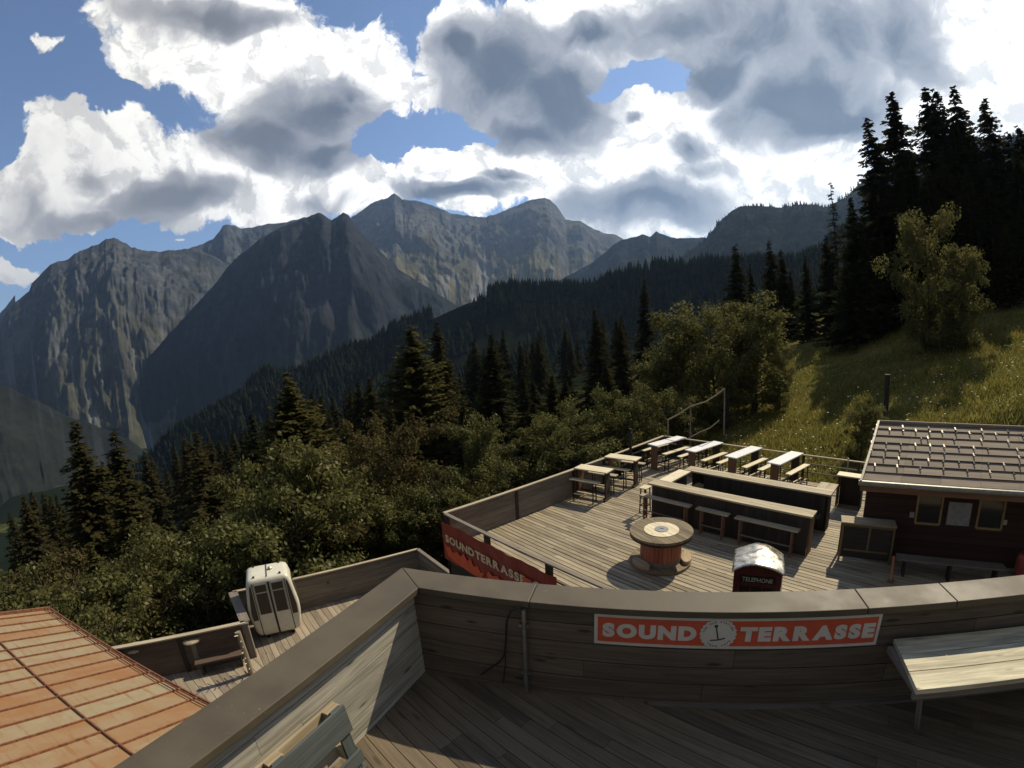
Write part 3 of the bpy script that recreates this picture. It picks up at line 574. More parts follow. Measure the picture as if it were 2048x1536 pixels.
for kind, px, py, d, lb, cat, wd, nm in [
 ('s1',150,845,36,'thin dark spruce at the far left below the big rocky mountain','spruce',1.4,'spruce_tree'),('s1',228,862,40,'thin dark spruce second from the left','spruce',1.4,'spruce_tree'),
 ('s4',238,945,25,'bushy spruce in front of the two thin left spruces','spruce',1.15,'spruce_tree'),('s3',388,862,36,'sparse slim spruce standing alone above the gondola','spruce',1.7,'spruce_tree'),
 ('l1',576,752,31,'dense cone shaped larch glowing brown green left of centre','larch',1.45,'larch_tree'),('l2',822,655,50,'broad yellowish larch in the middle distance','larch',1.3,'larch_tree'),
 ('s2',872,640,54,'tall spruce just right of the broad yellowish larch','spruce',1.0,'spruce_tree'),('s4',982,668,50,'large dark spruce right of centre behind the shrubs','spruce',1.0,'spruce_tree'),
 ('s1',1045,745,48,'low spruce between the large centre spruce and the terrace','spruce',1.1,'spruce_tree'),('s1',1190,618,62,'tall shadowed spruce rising above the terrace corner','spruce',1.1,'spruce_tree'),
 ('s2',1240,640,58,'shadowed spruce right behind the terrace corner shrubs','spruce',1.,'spruce_tree'),('s1',1287,562,74,'high distant spruce left of the leafy trees','spruce',1.,'spruce_tree'),
 ('s2',925,800,44,'brownish spruce low in the centre','spruce',1.1,'spruce_tree'),('s4',1110,800,46,'dark bushy spruce behind the terrace rail shrubs','spruce',1.1,'spruce_tree'),
 ('l2',750,830,42,'loose low larch left of the broad larch','larch',.9,'larch_tree'),('b1',1850,425,37,'large leafy tree with a lit crown in front of the dark spruces','tree',.8,'broadleaf_tree'),
 ('b1',1915,500,36,'leafy tree growing into the right side of the lit crown','tree',.9,'broadleaf_tree'),
 ('b2',1366,612,31,'narrow leafy tree at the left of the three above the terrace','tree',1.0,'broadleaf_tree'),('b1',1430,615,30,'middle leafy tree of the three above the terrace','tree',.75,'broadleaf_tree'),
 ('b2',1524,590,33,'tallest leafy tree of the three, on the right','tree',1.15,'broadleaf_tree'),('b1',1475,640,34,'leafy tree filling the gap behind the three above the terrace','tree',.8,'broadleaf_tree'),
 ('b1',1560,690,32,'leafy tree at the meadow edge right of the tallest leafy tree','tree',.7,'broadleaf_tree'),('b2',1310,700,31,'leafy tree sloping down left of the three above the terrace','tree',1.2,'broadleaf_tree'),
 ('b3',1722,812,21,'round dark bush in the meadow behind the hut roof','bush',.9,'leafy_shrub')]:
    plant(kind, px, py, d, lb, cat, None, wd, nm)
SH = 'leafy shrubs crowding below the left rail'
for kind, px, py, d, lb, wd in [
 ('b5',1212,788,24,'tallest light green shrub directly behind the left rail',.75),('b3',1285,795,23,'rounded shrub behind the far left terrace corner',.7),('b3',1140,830,23,'pale shrub sloping up to the tallest one behind the rail',.8),('b5',1082,865,21,'light shrub behind the middle of the left rail',.8),
 ('b5',945,848,21,'upright pointed shrub left of the terrace rail',.7),('b4',775,858,22,'reddish rounded shrub in the centre left',.75),('b5',610,905,19,'big light green shrub in front of the cone shaped larch',.9),('b5',505,960,20,'leafy shrub left of the big light green one above the gondola',.8),
 ('b3',690,985,18,'low wide shrub above the far platform wall',.9),('b4',120,1085,22,'brownish shrub at the far left above the rusty roof',1.),('b3',290,1040,19,'large green shrub below the bushy spruce',1.)]:
    plant(kind, px, py, d, lb, 'shrub', None, wd, 'leafy_shrub')
SHL = ['rounded shrub outside the red and orange banner', 'narrow shrub rising at the middle of the left rail outside', 'shrub just left of the red and orange banner', 'reddish shrub low in front of the upright pointed shrub', 'shrub between the big light green one and the platform wall',
 'loose shrub above and left of the gondola cabin', 'shrub under the sparse slim spruce', 'shrub at the left picture edge above the rusty roof', 'young larch below the two thin left spruces', 'low shrub touching the left end of the rusty roof', 'reddish shrub between the rusty roof and the gondola', 'dense shrub directly left of the gondola cabin', 'taller shrub behind the reddish rounded one',
 'shrub right behind the foot of the bent handrail', 'shrub behind the upright pointed shrub', 'shrub peeping over the rail behind the farther short table', 'shrub over the rail behind the nearer short table', 'reddish shrub directly above the long grey platform wall', 'green shrub over the right end of the long platform wall', 'low shrub in front of the brown platform wall', 'shrub low outside the boarded part of the left rail', 'slim shrub between the two pale rail shrubs']
for kI, (kind, px, py, d) in enumerate([('b3',880,960,19),('b5',1010,930,20),('b3',820,1000,18.5),('b4',900,1010,18),('b3',560,1010,17),('b5',440,1010,20),('b3',360,1040,19),('b5',20,1090,24),('l1',180,1090,20),('b3',60,1160,17),('b4',330,1120,17),('b3',420,1090,17),('b5',700,900,24),('b3',1340,800,25),('b5',1000,880,25),('b3',1230,850,21.5),('b3',1150,880,20.5),('b4',640,1040,18),('b3',760,1030,18),('b3',230,1190,15),('b3',990,985,18.5),('b5',1060,930,20)]):
    plant(kind, px, py, d, SHL[kI], 'shrub', SH, random.uniform(.85, 1.15), 'leafy_shrub' if kind[0] == 'b' else 'larch_tree')
# the wooded ravine below: spruces one can still tell apart
def rav(px):
    for lim_, t_ in ((280, 'below the big left mountain'), (560, 'between the thin left spruces and the cone shaped larch'), (860, 'below the dark pointed mountain'), (1150, 'below the middle peak'), (1400, 'behind the far left terrace corner'), (9999, 'behind the three leafy trees')):
        if px < lim_: return 'shadowed spruce in the ravine wood ' + t_, 'ravine spruces ' + t_
rg_ = np.random.default_rng(77); RV = 'shadowed spruces filling the ravine'; n_ = 0
while n_ < 150:
    px = rg_.uniform(-40, 1640); d = rg_.uniform(62, 190); a_, _ = azel(px, 700); x, y = d * math.sin(a_), d * math.cos(a_); zb = float(gz(x, y)); h = rg_.uniform(13, 24)
    lim = np.interp(px, [-40, 160, 560, 850, 1000, 1300, 1500, 1640], [1010, 930, 800, 700, 650, 620, 580, 560]); el_ = math.atan2(zb + h - CZ, d)
    a2, e2 = azel(px, lim)
    if el_ > e2: continue
    k_ = ['s1', 's2', 's4'][n_ % 3]; o = dup(PR[k_], (x, y, zb), rg_.random() * 6.28, *rav(px), (h * 1.1, h * 1.1, h)); o['category'] = 'spruce'; o.name = 'spruce_tree'; n_ += 1

n_ = 0
while n_ < 46:
    px = rg_.uniform(560, 1560); d = rg_.uniform(33, 66); a_, _ = azel(px, 700); x, y = d * math.sin(a_), d * math.cos(a_); zb = float(gz(x, y)); lim = np.interp(px, [560, 700, 900, 1100, 1250, 1350, 1560], [905, 830, 760, 735, 690, 650, 640]) + rg_.uniform(0, 130)
    zt = CZ + d * math.tan(azel(px, lim)[1]); h = zt - zb
    if h < 4.5: n_ += .2; continue
    o = dup(PR[['s1', 's2', 's4'][int(n_) % 3]], (x, y, zb), rg_.random() * 6.28, *rav(px), (max(h, 8) * 1.05, max(h, 8) * 1.05, h)); o['category'] = 'spruce'; o.name = 'spruce_tree'; n_ += 1

# meadow grass and flowers
def meadow_pts(n, seed, near=11, far=52):
    rg_ = np.random.default_rng(seed); out = []
    while len(out) < n:
        a_ = rg_.uniform(R(14), R(72)); d = near + (far - near) * rg_.random() ** 1.3; x, y = d * math.sin(a_), d * math.cos(a_); u_ = x * U[0] + y * U[1]; w__ = x * W[0] + y * W[1]
        if u_ < 17.5 and w__ < 6.5: continue
        if a_ < R(22) and d > 30: continue
        out.append((x, y))
    return np.array(out)
mp_ = meadow_pts(80000, 5); rg_ = np.random.default_rng(6); n = len(mp_); z0 = gz(mp_[:, 0], mp_[:, 1]); hgt = rg_.uniform(.08, .34, n) * (.5 + fbm(mp_[:, 0] / 3, mp_[:, 1] / 3, 3, 2)); wd = rg_.uniform(.012, .03, n) * 1.3; an = rg_.random(n) * 6.28; ln2 = rg_.normal(size=(n, 2)) * .12
B0 = np.stack([mp_[:, 0] - wd * np.cos(an), mp_[:, 1] - wd * np.sin(an), z0 - .03], 1); B1 = np.stack([mp_[:, 0] + wd * np.cos(an), mp_[:, 1] + wd * np.sin(an), z0 - .03], 1); B2 = np.stack([mp_[:, 0] + ln2[:, 0], mp_[:, 1] + ln2[:, 1], z0 + hgt], 1)
npmesh('meadow_grass', np.stack([B0, B1, B2], 1).reshape(-1, 3), np.arange(3 * n).reshape(-1, 3), M['grassb'], vals=rg_.random(n), kind='stuff', label='long yellow green grass on the meadow slope behind the hut', category='grass')
mf = meadow_pts(900, 15, 13, 46); Vf, Ff = [], []
for x, y in mf:
    if x * U[0] + y * U[1] > 0 and rg_.random() < .0: continue
    z = float(gz(x, y)) + rg_.uniform(.25, .6); r = rg_.uniform(.022, .055); b = len(Vf); ti = rg_.uniform(-.3, .3, 2)
    for k in range(6): a_ = k * math.pi / 3; Vf.append((x + r * math.cos(a_), y + r * math.sin(a_), z + r * (ti[0] * math.cos(a_) + ti[1] * math.sin(a_))))
    Vf.append((x, y, z + r * .35)); Ff += [(b + k, b + (k + 1) % 6, b + 6) for k in range(6)]
npmesh('meadow_flowers', np.array(Vf), np.array(Ff), M['flower'], vals=np.random.default_rng(3).random(len(Ff)), kind='stuff', label='white umbel flowers scattered over the meadow slope', category='flowers')
# ------------------------------------------------------------------ upper terrace (z = 0)
def isect(b, c):                        # FN.X = b and LN.X = c
    A_ = np.array([[FN[0], FN[1]], [LN[0], LN[1]]]); return np.linalg.solve(A_, [b, c])
def text_mesh(name, s, m_, parent, cx, cy, height, width=None, bold=.02, ext=.004, z=.0, rot=0., sx=1.):
    cu = bpy.data.curves.new(name, 'FONT'); cu.body = s; cu.size = 1; cu.offset = bold; cu.extrude = 0; cu.align_x = 'CENTER'
    t = bpy.data.objects.new('tmp', cu); COL.objects.link(t); dg = bpy.context.evaluated_depsgraph_get(); me = bpy.data.meshes.new_from_object(t.evaluated_get(dg))
    bpy.data.objects.remove(t); n = len(me.vertices); co = np.zeros(n * 3); me.vertices.foreach_get('co', co); co = co.reshape(-1, 3)
    lo, hi = co.min(0), co.max(0); k = height / (hi[1] - lo[1]); kx = (width / (hi[0] - lo[0])) if width else k * sx
    co[:, 0] = (co[:, 0] - (lo[0] + hi[0]) / 2) * kx; co[:, 1] = (co[:, 1] - (lo[1] + hi[1]) / 2) * k; c_, s_ = math.cos(rot), math.sin(rot)
    co = np.stack([cx + co[:, 0] * c_ - co[:, 1] * s_, cy + co[:, 0] * s_ + co[:, 1] * c_, co[:, 2] + z], 1)
    me.vertices.foreach_set('co', co.ravel()); me.materials.clear(); me.materials.append(m_); me.update(); me.name = name
    o = bpy.data.objects.new(name, me); COL.objects.link(o); o.parent = parent; return o
def word_mesh(s_, m_, parent, cx, cy, height, width, bold, z, gap=.10):
    L_, x = [], 0.
    for ch in s_:
        o = text_mesh('g', ch, m_, parent, 0, 0, 1., None, bold, z=0); xs = [v.co.x for v in o.data.vertices]; L_.append((o, min(xs), x)); x += max(xs) - min(xs) + (gap if ch != 'T' and ch != 'A' else gap * .55)
    tot = x - gap
    for o, mn, x0 in L_:
        for v in o.data.vertices: v.co = Vector((cx - width / 2 + (v.co.x - mn + x0) * width / tot, cy + v.co.y * height, z))
    return join_text('lettering', [l[0] for l in L_], m_, parent)
def join_text(name, lst, m_, parent):   # several small glyph meshes -> one lettering mesh
    V_, F_ = [], []
    for o in lst:
        b = len(V_); V_ += [tuple(v.co) for v in o.data.vertices]; F_ += [tuple(b + i for i in p.vertices) for p in o.data.polygons]; bpy.data.objects.remove(o)
    me = bpy.data.meshes.new(name); me.from_pydata(V_, [], F_); me.materials.append(m_); o = bpy.data.objects.new(name, me); COL.objects.link(o); o.parent = parent; return o

K0, K1 = isect(3.66, 2.80), isect(3.43, 2.56)
poly = [isect(3.60, 2.75), fb(6.6, 3.60)[:2], fb(6.6, -2.5)[:2], isect(-2.5, 2.75)]
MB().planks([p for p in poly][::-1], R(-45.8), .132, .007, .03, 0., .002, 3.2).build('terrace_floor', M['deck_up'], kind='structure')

def parapet(name, label, line0, line1, nrm, zt, coping_cuts, o_in, o_out, tb=.0):
    root = thing(name, label, 'parapet')
    return root
# front parapet: boards, coping boards, skirting batten
fp = thing('parapet', 'long dark boarded parapet with flat brown coping that carries the red banner', 'parapet', group='low walls round the near terrace')
mb = MB(); z = -.35; aL = K1 @ F[:2]
while z < .985:
    h = min(.196, .985 - z); x = aL - .02
    while x < 6.5:
        x2 = min(6.5, x + random.uniform(1.6, 3.2)); mb.box(fb((x + x2) / 2, 3.545, z + h / 2), (x2 - x - .004, .225 + random.uniform(-.004, .002), h - .006), AF); x = x2
    z += .2
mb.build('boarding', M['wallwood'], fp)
Ko, Ki = isect(3.72, 2.86), isect(3.40, 2.47); zc = 1.06
cuts = [None, -.965, 1.905, 2.745, 6.5]
for k in range(4):
    a0, a1 = cuts[k], cuts[k + 1]
    L0 = [tuple(Ki), tuple(Ko)] if a0 is None else [fb(a0 + .004, 3.40)[:2], fb(a0 + .004, 3.72)[:2]]
    p4 = [L0[0], fb(a1 - .004, 3.40)[:2], fb(a1 - .004, 3.72)[:2], L0[1]]
    MB().prism([(p[0], p[1], zc) for p in p4], .065, .5).build('coping', M['coping'], fp, bevel=.006)
MB().bar(fb(.1, 3.41, .015), fb(6.4, 3.41, .015), .035, .03).build('skirting', M['grey'], fp)
# left parapet
lp = thing('parapet', 'boarded parapet with a sunlit inner face running to the lower left corner', 'parapet', group='low walls round the near terrace')
mb = MB(); z = -.35; tK = float(K1 @ L[:2])
def lc(t, c, z=0.): v = L * t + LN * c; return (v[0], v[1], z)
while z < .985:
    h = min(.196, .985 - z); x = tK + .2
    while x > -3.2:
        x2 = max(-3.2, x - random.uniform(1.6, 3.0)); mb.box(lc((x + x2) / 2, 2.67, z + h / 2), (x - x2 - .004, .22 + random.uniform(-.004, .002), h - .006), AL); x = x2
    z += .2
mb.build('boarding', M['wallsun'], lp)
p4 = [tuple(Ki), tuple(Ko), lc(-3.2, 2.86)[:2], lc(-3.2, 2.47)[:2]]
v0 = np.array(Ki); v1 = np.array(Ko); dd = L[:2] * .005
MB().prism([(*(v0 - dd), zc), (*(v1 - dd), zc), (*p4[2], zc), (*p4[3], zc)], .065, .5).build('coping', M['coping'], lp, bevel=.006)
# pipe and cable on the front wall
pp = thing('pipe', 'thin grey conduit pipe standing against the parapet under the coping joint', 'pipe', fb(-1.0, 3.395))
a_ = fb(-1.02, 3.385)
MB().tube([fb(-1.03, 3.385, .02), fb(-1.01, 3.385, .985)], .022, 10).build('conduit', M['steel'], None, smooth=True)
o = bpy.data.objects['conduit']; o.parent = pp; o.matrix_parent_inverse = Matrix.Translation(pp.location).inverted()
for zc_ in (.25, .8):
    o = MB().box(fb(-1.025, 3.405, zc_), (.09, .03, .03), AF).build('clamp', M['steel'], pp); o.matrix_parent_inverse = Matrix.Translation(pp.location).inverted()
wp = lambda px, py, d=3.39: onplane(px, py, FN, d)
pts_ = [wp(1050, 1222), wp(1036, 1214, 3.37), wp(1020, 1224, 3.37), wp(1013, 1245), wp(1012, 1280), wp(1009, 1310), wp(998, 1325), wp(978, 1338), wp(962, 1350)]
MB().tube(pts_, .009, 6).build('cable', M['rubber'], None, smooth=True, label='black cable looping down the parapet left of the conduit pipe', category='cable')
MB().tube([wp(1010, 1300), wp(1011, 1330), wp(1006, 1365)], .006, 6).build('cable', M['rubber'], None, smooth=True, label='second thinner cable end hanging straight down beside the looping cable', category='cable')

# banner sign on the front parapet
def sign_root(name, label, cat, origin, ang): 
    r = thing(name, label, cat, origin, 0); r.rotation_euler = (math.pi / 2, 0, ang); return r
aS = lambda px, py=1268: float(onplane(px, py, FN, 3.42) @ F)
s0, s1 = -.40, 2.065; sz0, sz1 = .665, .985; cxs = (s0 + s1) / 2; cys = (sz0 + sz1) / 2; hS = sz1 - sz0
sr = sign_root('banner', 'red and white banner reading SOUND TERRASSE fixed under the coping of the near parapet', 'banner', fb(cxs, 3.428, cys), AF)
MB().box((0, 0, -.004), (s1 - s0, hS, .008), 0, .5).build('panel', M['signwhite'], sr)
MB().box((0, 0, .0015), (s1 - s0 - .06, hS - .065, .006), 0, .5).build('red_field', M['signred'], sr)
def ax(px): return aS(px) - cxs
xb = (ax(1400) + ax(1473)) / 2
word_mesh('SOUND', M['signwhite'], sr, (ax(1205) + ax(1393)) / 2, -.002, .150, ax(1393) - ax(1205), .07, .0065)
word_mesh('TERRASSE', M['signwhite'], sr, (ax(1480) + ax(1748)) / 2, -.002, .150, ax(1748) - ax(1480), .07, .0065)
def badge(root, cx, cy, r, z):
    mb = MB(); n = 132; p_ = []
    for k in range(n): a = 2 * math.pi * k / n; q_ = r * (1 + .035 * math.cos(a * 22)); p_.append((cx + q_ * math.cos(a), cy + q_ * math.sin(a), z))
    mb.poly(p_, None, .5); b_ = mb.build('badge', M['signwhite'], root)
    for s, a0, a1, top in (('THE OLD STATION', 168, 22, 1), ('TBAR', 232, 268, 0), ('CAFE', 292, 325, 0)):
        g_ = []
        for i, ch in enumerate(s):
            if ch == ' ': continue
            a = R(a0 + (a1 - a0) * i / (len(s) - 1)); rr_ = r * .82
            g_.append(text_mesh('g', ch, M['ink'], root, cx + rr_ * math.cos(a), cy + rr_ * math.sin(a), r * .125, None, .02, z=z + .0015, rot=(a - math.pi / 2) if top else (a + math.pi / 2)))
        t_ = join_text('ring_lettering', g_, M['ink'], b_)
    mb = MB(); mb.bar((cx - r * .16, cy + r * .52, z + .002), (cx + r * .02, cy - r * .34, z + .002), .011 * r / .15, .002, (0, 0, 1)); mb.bar((cx - r * .42, cy - r * .42, z + .003), (cx, cy - r * .39, z + .003), .010 * r / .15, .002); mb.bar((cx, cy - r * .39, z + .003), (cx + r * .40, cy - r * .26, z + .003), .010 * r / .15, .002)
    q_ = [(cx - r * .16 + .016 * r / .15 * math.cos(a), cy + r * .54 + .016 * r / .15 * math.sin(a), z + .0035) for a in np.linspace(0, 6.283, 13)[:-1]]; mb.poly(q_)
    mb.build('tow_bar_mark', M['ink'], b_)
badge(sr, xb, 0, .153, .0062)

# bench at the right
b0, b1, az0, az1 = 2.76, 3.40, float(at(1836, 1382, .74) @ F), 5.2
br = thing('wall_bench', 'bleached timber bench fixed to the parapet in the lower right corner', 'bench', fb(az0, b0, 0), AF)
mb = MB(); wS = (b1 - b0) / 3
for k in range(3):
    ya, yb = wS * k + .004, wS * (k + 1) - .004; mb.prism([(ya * .15, ya, .737), (az1 - az0, ya, .737), (az1 - az0, yb, .737), (yb * .15, yb, .737)], .045, [.9, .6, .3][k])
mb.build('seat', M['seat'], br, bevel=.004)
mb = MB(); mb.box(((az1 - az0) / 2, .035, .66), (az1 - az0, .035, .065)); mb.box((.06, (b1 - b0) / 2, .66), (.05, b1 - b0 - .08, .06)); mb.build('apron', M['grey'], br)
ft = at(1833, 1458, 0); fx0, fy0 = float(ft @ F) - az0, float(ft @ FN) - b0
for xl in (0., 1.9):
    MB().bar((xl + .09, .07, .64), (xl + fx0, fy0, 0), .035, .035).build('leg', M['grey'], br)
# pallet leaning on the left parapet
pt = thing('pallet', 'grey painted wooden pallet standing on edge against the sunlit parapet', 'pallet')
tp, ti, bo = lc(1.75, 2.37, .84), lc(1.75, 2.24, .84), lc(1.75, 2.15, .06)
dnv = np.array(bo) - np.array(ti); dnv /= np.linalg.norm(dnv); ou = np.array([*(-LN[:2]), 0]); ou = ou - dnv * (ou @ dnv); ou /= np.linalg.norm(ou); lx = -L
O_ = np.array(ti); H_ = .80; TH = .13; WD = 1.25
def pb(mb, x, y, z, dx, dy, dz, val=None):       # x along the wall towards us, y down the slope, z outwards
    out = [];
    for i in range(8):
        q_ = O_ + lx * (x + ((i & 1) - .5) * dx) + dnv * (y + (((i >> 1) & 1) - .5) * dy) + ou * (z + (((i >> 2) & 1) - .5) * dz); out.append(q_)
    mb.hexa(out, int(np.argmax((dx, dy, dz))), (dx, dy, dz), val)
for y, hh_ in ((.12, .24), (.50, .12), (.70, .16)):
    mb = MB(); pb(mb, WD / 2, y, -.011, WD, hh_, .022); mb.build('front_board', M['bluegrey'] if 'bluegrey' in M else M['grey'], pt, bevel=.003)
for y in (.055, .40, .745):
    mb = MB(); pb(mb, WD / 2, y, -.119, WD, .10, .022, .8); mb.build('back_board', M['cut'], pt, bevel=.003)
for x in (.07, WD / 2, WD - .07):
    mb = MB(); pb(mb, x, .40, -.034, .10, .80, .022, .4); mb.build('cross_board', M['bluegrey'] if 'bluegrey' in M else M['grey'], pt, bevel=.003)
    for y in (.055, .40, .745):
        mb = MB(); pb(mb, x, y, -.077, .13, .10, .062, .5); mb.build('block', M['cut'], pt, bevel=.004)

# ------------------------------------------------------------------ lower terrace (z = DZ)
dp = [uw(6.12, -10.42)[:2], uw(6.12, 4.5)[:2], uw(17.25, 4.5)[:2], uw(17.25, -10.42)[:2]]
MB().planks(dp, R(-51.5), .150, .026, .035, DZ, .004, 4.0).build('terrace_floor', M['deck'], kind='structure')
mb = MB()
for k in range(6): mb.bar(uw(6.16, -10.42, DZ - .14 - .2 * k), uw(6.16, 4.4, DZ - .14 - .2 * k), .03, .192); mb.bar(uw(6.1, -10.4, DZ - .14 - .2 * k), uw(17.2, -10.4, DZ - .14 - .2 * k), .03, .192)
for u_ in (6.3, 9, 12, 15, 17): mb.bar(uw(u_, -10.2, DZ - .05), uw(u_, -10.2, DZ - 6), .18, .18)
mb.build('terrace_substructure', M['dark'], kind='structure')
def rail(label, p, q, zt, solid=0., slats=(), posts=(), cap=.12, capmat='rail', thick=.04, zb=0., bandmat='grey', group='timber railings of the lower terrace', postw=.11, side=0.):
    p, q = np.array(p, float), np.array(q, float); Ln = math.hypot(*(q - p)[:2]); ang = math.atan2(q[1] - p[1], q[0] - p[0]); r = thing('railing', label, 'railing', tuple(p), ang, group)
    MB().box((Ln / 2, 0, zt - .02), (Ln, cap, .04)).build('cap_rail', M[capmat], r, bevel=.004)
    if solid:
        mb = MB(); z = zb
        while z < zt - .08: h = min(.19, zt - .06 - z); mb.box((solid / 2, side, z + h / 2), (solid, .025, h - .007)); z += .19
        mb.build('boarding', M[bandmat], r)
    for s_ in slats: 
        x0 = solid if len(s_) < 3 else s_[2]; MB().box(((x0 + Ln) / 2, 0, s_[0]), (Ln - x0, .03, s_[1])).build('rail', M['grey'], r)
    for x in posts: MB().box((x, -.0, (zt - .04 - .15) / 2), (postw, .085, zt - .04 + .15)).build('post', M['dark'], r)
    return r
rail('left rail of the lower terrace with boarded panel and pale cap', uw(6.1, -10.37), uw(17.2, -10.37), 1.0, 6.8, ((.72, .05), (.42, .05)), (.06, 2.6, 5.2, 6.9, 8.4, 9.9, 11.04))
rail('near rail of the lower terrace above the red and orange banner', uw(6.1, -10.30), uw(6.1, 2.5), 1.0, 0, ((.62, .05),), (.05, 1.85, 3.97, 6.0, 8, 10, 12), .11, 'grey', postw=.16)
rail('thin back rail of the lower terrace in front of the meadow', uw(17.22, -10.3), uw(17.22, 1.5), 1.0, 0, ((.68, .04), (.36, .04)), (.05, 2., 4., 6., 8., 10.), .09, 'rail', postw=.08)
for px, py0, py1, lb in ((1262, 858, 912, 'dark round post rising above the left rail of the lower terrace'),):
    b_ = uw(14.47, -10.2, DZ); r = thing('mast', lb, 'post', b_); MB().tube([(0, 0, 0), (0, 0, 1.85)], .055, 10).build('pole', M['black'], r, smooth=True); MB().lathe([(.09, 1.45), (.09, 1.6), (.07, 1.68), (.0, 1.7)], 12).build('bracket', M['black'], r)
# banner with flames on the near rail
br2 = sign_root('banner', 'dark red banner with SOUNDTERRASSE lettering and orange flames outside the near terrace rail', 'banner', uw(6.03, -10.42, DZ - .38), AW)
BW, BH = 4.35, 1.14
mb = MB(); n_ = 40
def bz(x): return .018 * math.sin(x * 5.1) + .012 * math.sin(x * 11 + 1)
for k in range(n_):
    x0, x1 = BW * k / n_, BW * (k + 1) / n_; mb.poly([(x0, 0, bz(x0)), (x1, 0, bz(x1)), (x1, BH, bz(x1)), (x0, BH, bz(x0))], None, .5); mb.poly([(x0, BH, bz(x0) - .006), (x1, BH, bz(x1) - .006), (x1, 0, bz(x1) - .006), (x0, 0, bz(x0) - .006)], None, .5)
mb.build('cloth', M['banred'], br2, smooth=True)
word_mesh('SOUNDTERRASSE', M['signgold'], br2, 1.80, .70, .23, 3.25, .05, .034)
def flame(pts, nm='flame'):
    mb = MB(); mb.poly([(x, y, .036) for x, y in pts], None, .5); mb.build(nm, M['flame'], br2)
flame([(.10, .56), (.22, .16), (.6, .10), (1.1, .06), (1.72, .06), (1.9, .30), (1.72, .24), (1.62, .40), (1.42, .30), (1.34, .50), (1.16, .36), (1.02, .52), (.86, .38), (.72, .46), (.5, .36), (.36, .50), (.25, .44)])
flame([(1.98, .30), (2.05, .10), (2.5, .06), (3.3, .05), (3.55, .10), (3.3, .22), (3.02, .20), (2.84, .36), (2.6, .30), (2.42, .42), (2.2, .34), (2.08, .42)])
MB().box((3.50, .67, .037), (.28, .26, .002), .0, .5).build('red_patch', M['flame'], br2)
q_ = [(3.82 + .19 * math.cos(a), .62 + .22 * math.sin(a), .040) for a in np.linspace(0, 6.283, 25)[:-1]]; mb = MB(); mb.poly(q_, None, .5); b_ = mb.build('badge', M['signgold'], br2)
mb = MB(); mb.bar((3.78, .72, .043), (3.83, .5, .043), .02, .003); mb.bar((3.72, .50, .0445), (3.92, .53, .0445), .02, .003); mb.build('tow_bar_mark', M['ink'], b_)

# high tables and high benches
def table_proto(Lt, Wt, Ht, topm, legm='dark'):
    r = thing('high_table', 'x', 'table'); mb = MB()
    for k in range(3): mb.box((0, (k - 1) * Wt / 3, Ht - .02), (Lt, Wt / 3 - .004, .04), 0, [.5, .8, .3][k])
    mb.build('tabletop', M[topm], r, bevel=.003)
    for s in (-1, 1):
        mb = MB(); mb.box((s * (Lt / 2 - .12), 0, (Ht - .04) / 2), (.05, Wt * .62, Ht - .04), 0, .4); mb.box((s * (Lt / 2 - .12), 0, .03), (.09, Wt * .9, .06)); mb.build('leg', M['brown' if s < 0 else legm], r, bevel=.004)
    MB().box((0, 0, .22), (Lt - .3, .06, .05)).build('stretcher', M['black'], r); return r
def bench_proto(Lb, Wb, Hb, topm):
    r = thing('high_bench', 'x', 'bench'); mb = MB(); mb.box((0, 0, Hb - .018), (Lb, Wb, .036)); mb.build('seat', M[topm], r, bevel=.004)
    for s in (-1, 1):
        mb = MB()
        for t in (-1, 1): mb.bar((s * (Lb / 2 - .18), t * Wb * .38, Hb - .036), (s * (Lb / 2 - .18), t * Wb * .5, 0), .03, .03)
        mb.bar((s * (Lb / 2 - .18), -Wb * .47, .10), (s * (Lb / 2 - .18), Wb * .47, .10), .028, .028); mb.build('leg', M['black'], r)
    for t in (-1, 1): MB().box((0, t * Wb * .45, .26), (Lb - .36, .035, .035)).build('footrest', M['top'], r)
    return r
T1 = table_proto(1.86, .50, 1.05, 'white'); T2 = table_proto(1.27, .52, 1.05, 'top')
B1 = bench_proto(1.55, .22, .75, 'top'); B2 = bench_proto(1.10, .22, .75, 'bar')
DG = R(-9.5) + AU; TG = 'pale tables in the row along the back rail'; BG = 'high benches drawn up to the pale tables'
ordn = ['leftmost of the four, nearest the left rail', 'second from the left of the four', 'third from the left of the four', 'rightmost of the four, nearest the hut']
first = {}
def put(pr, key, loc, rz, label, group):
    if key not in first: first[key] = 1; pr.location = loc; pr.rotation_euler = (0, 0, rz); pr['label'] = label; pr['group'] = group; return pr
    o = dup(pr, loc, rz, label, group); return o
def put_at(u_, w_): return uw(u_, w_, DZ + .001)
for k in range(4):
    wq = [-9.65, -7.96, -6.32, -4.72][k]
    rz = AU - R(-9.5) * -1 if False else AU + math.atan2(-(.32), 1.83)
    put(T1, 't1', put_at(16.34, wq), rz, 'white topped high table at the back rail, ' + ordn[k].replace(' of the four', ''), TG)
    sd_ = np.array([1.83, .32]) / math.hypot(1.83, .32)
    put(B1, 'b1', put_at(16.2, wq + .51), rz, 'slim high bench right of the white table that is ' + ordn[k].split(',')[0].replace(' of the four', ''), BG)
    put(B1, 'b1', put_at(16.2, wq - .50), rz, 'slim high bench left of the white table that is ' + ordn[k].split(',')[0].replace(' of the four', ''), BG)
rz2 = AU + math.atan2(-1.27, .22)
put(T2, 't2', put_at(11.66, -9.74), rz2, 'short high table against the left rail, the one nearer to us', 'short tables along the left rail')
put(T2, 't2', put_at(13.36, -9.76), rz2, 'short high table against the left rail, the one farther away', 'short tables along the left rail')
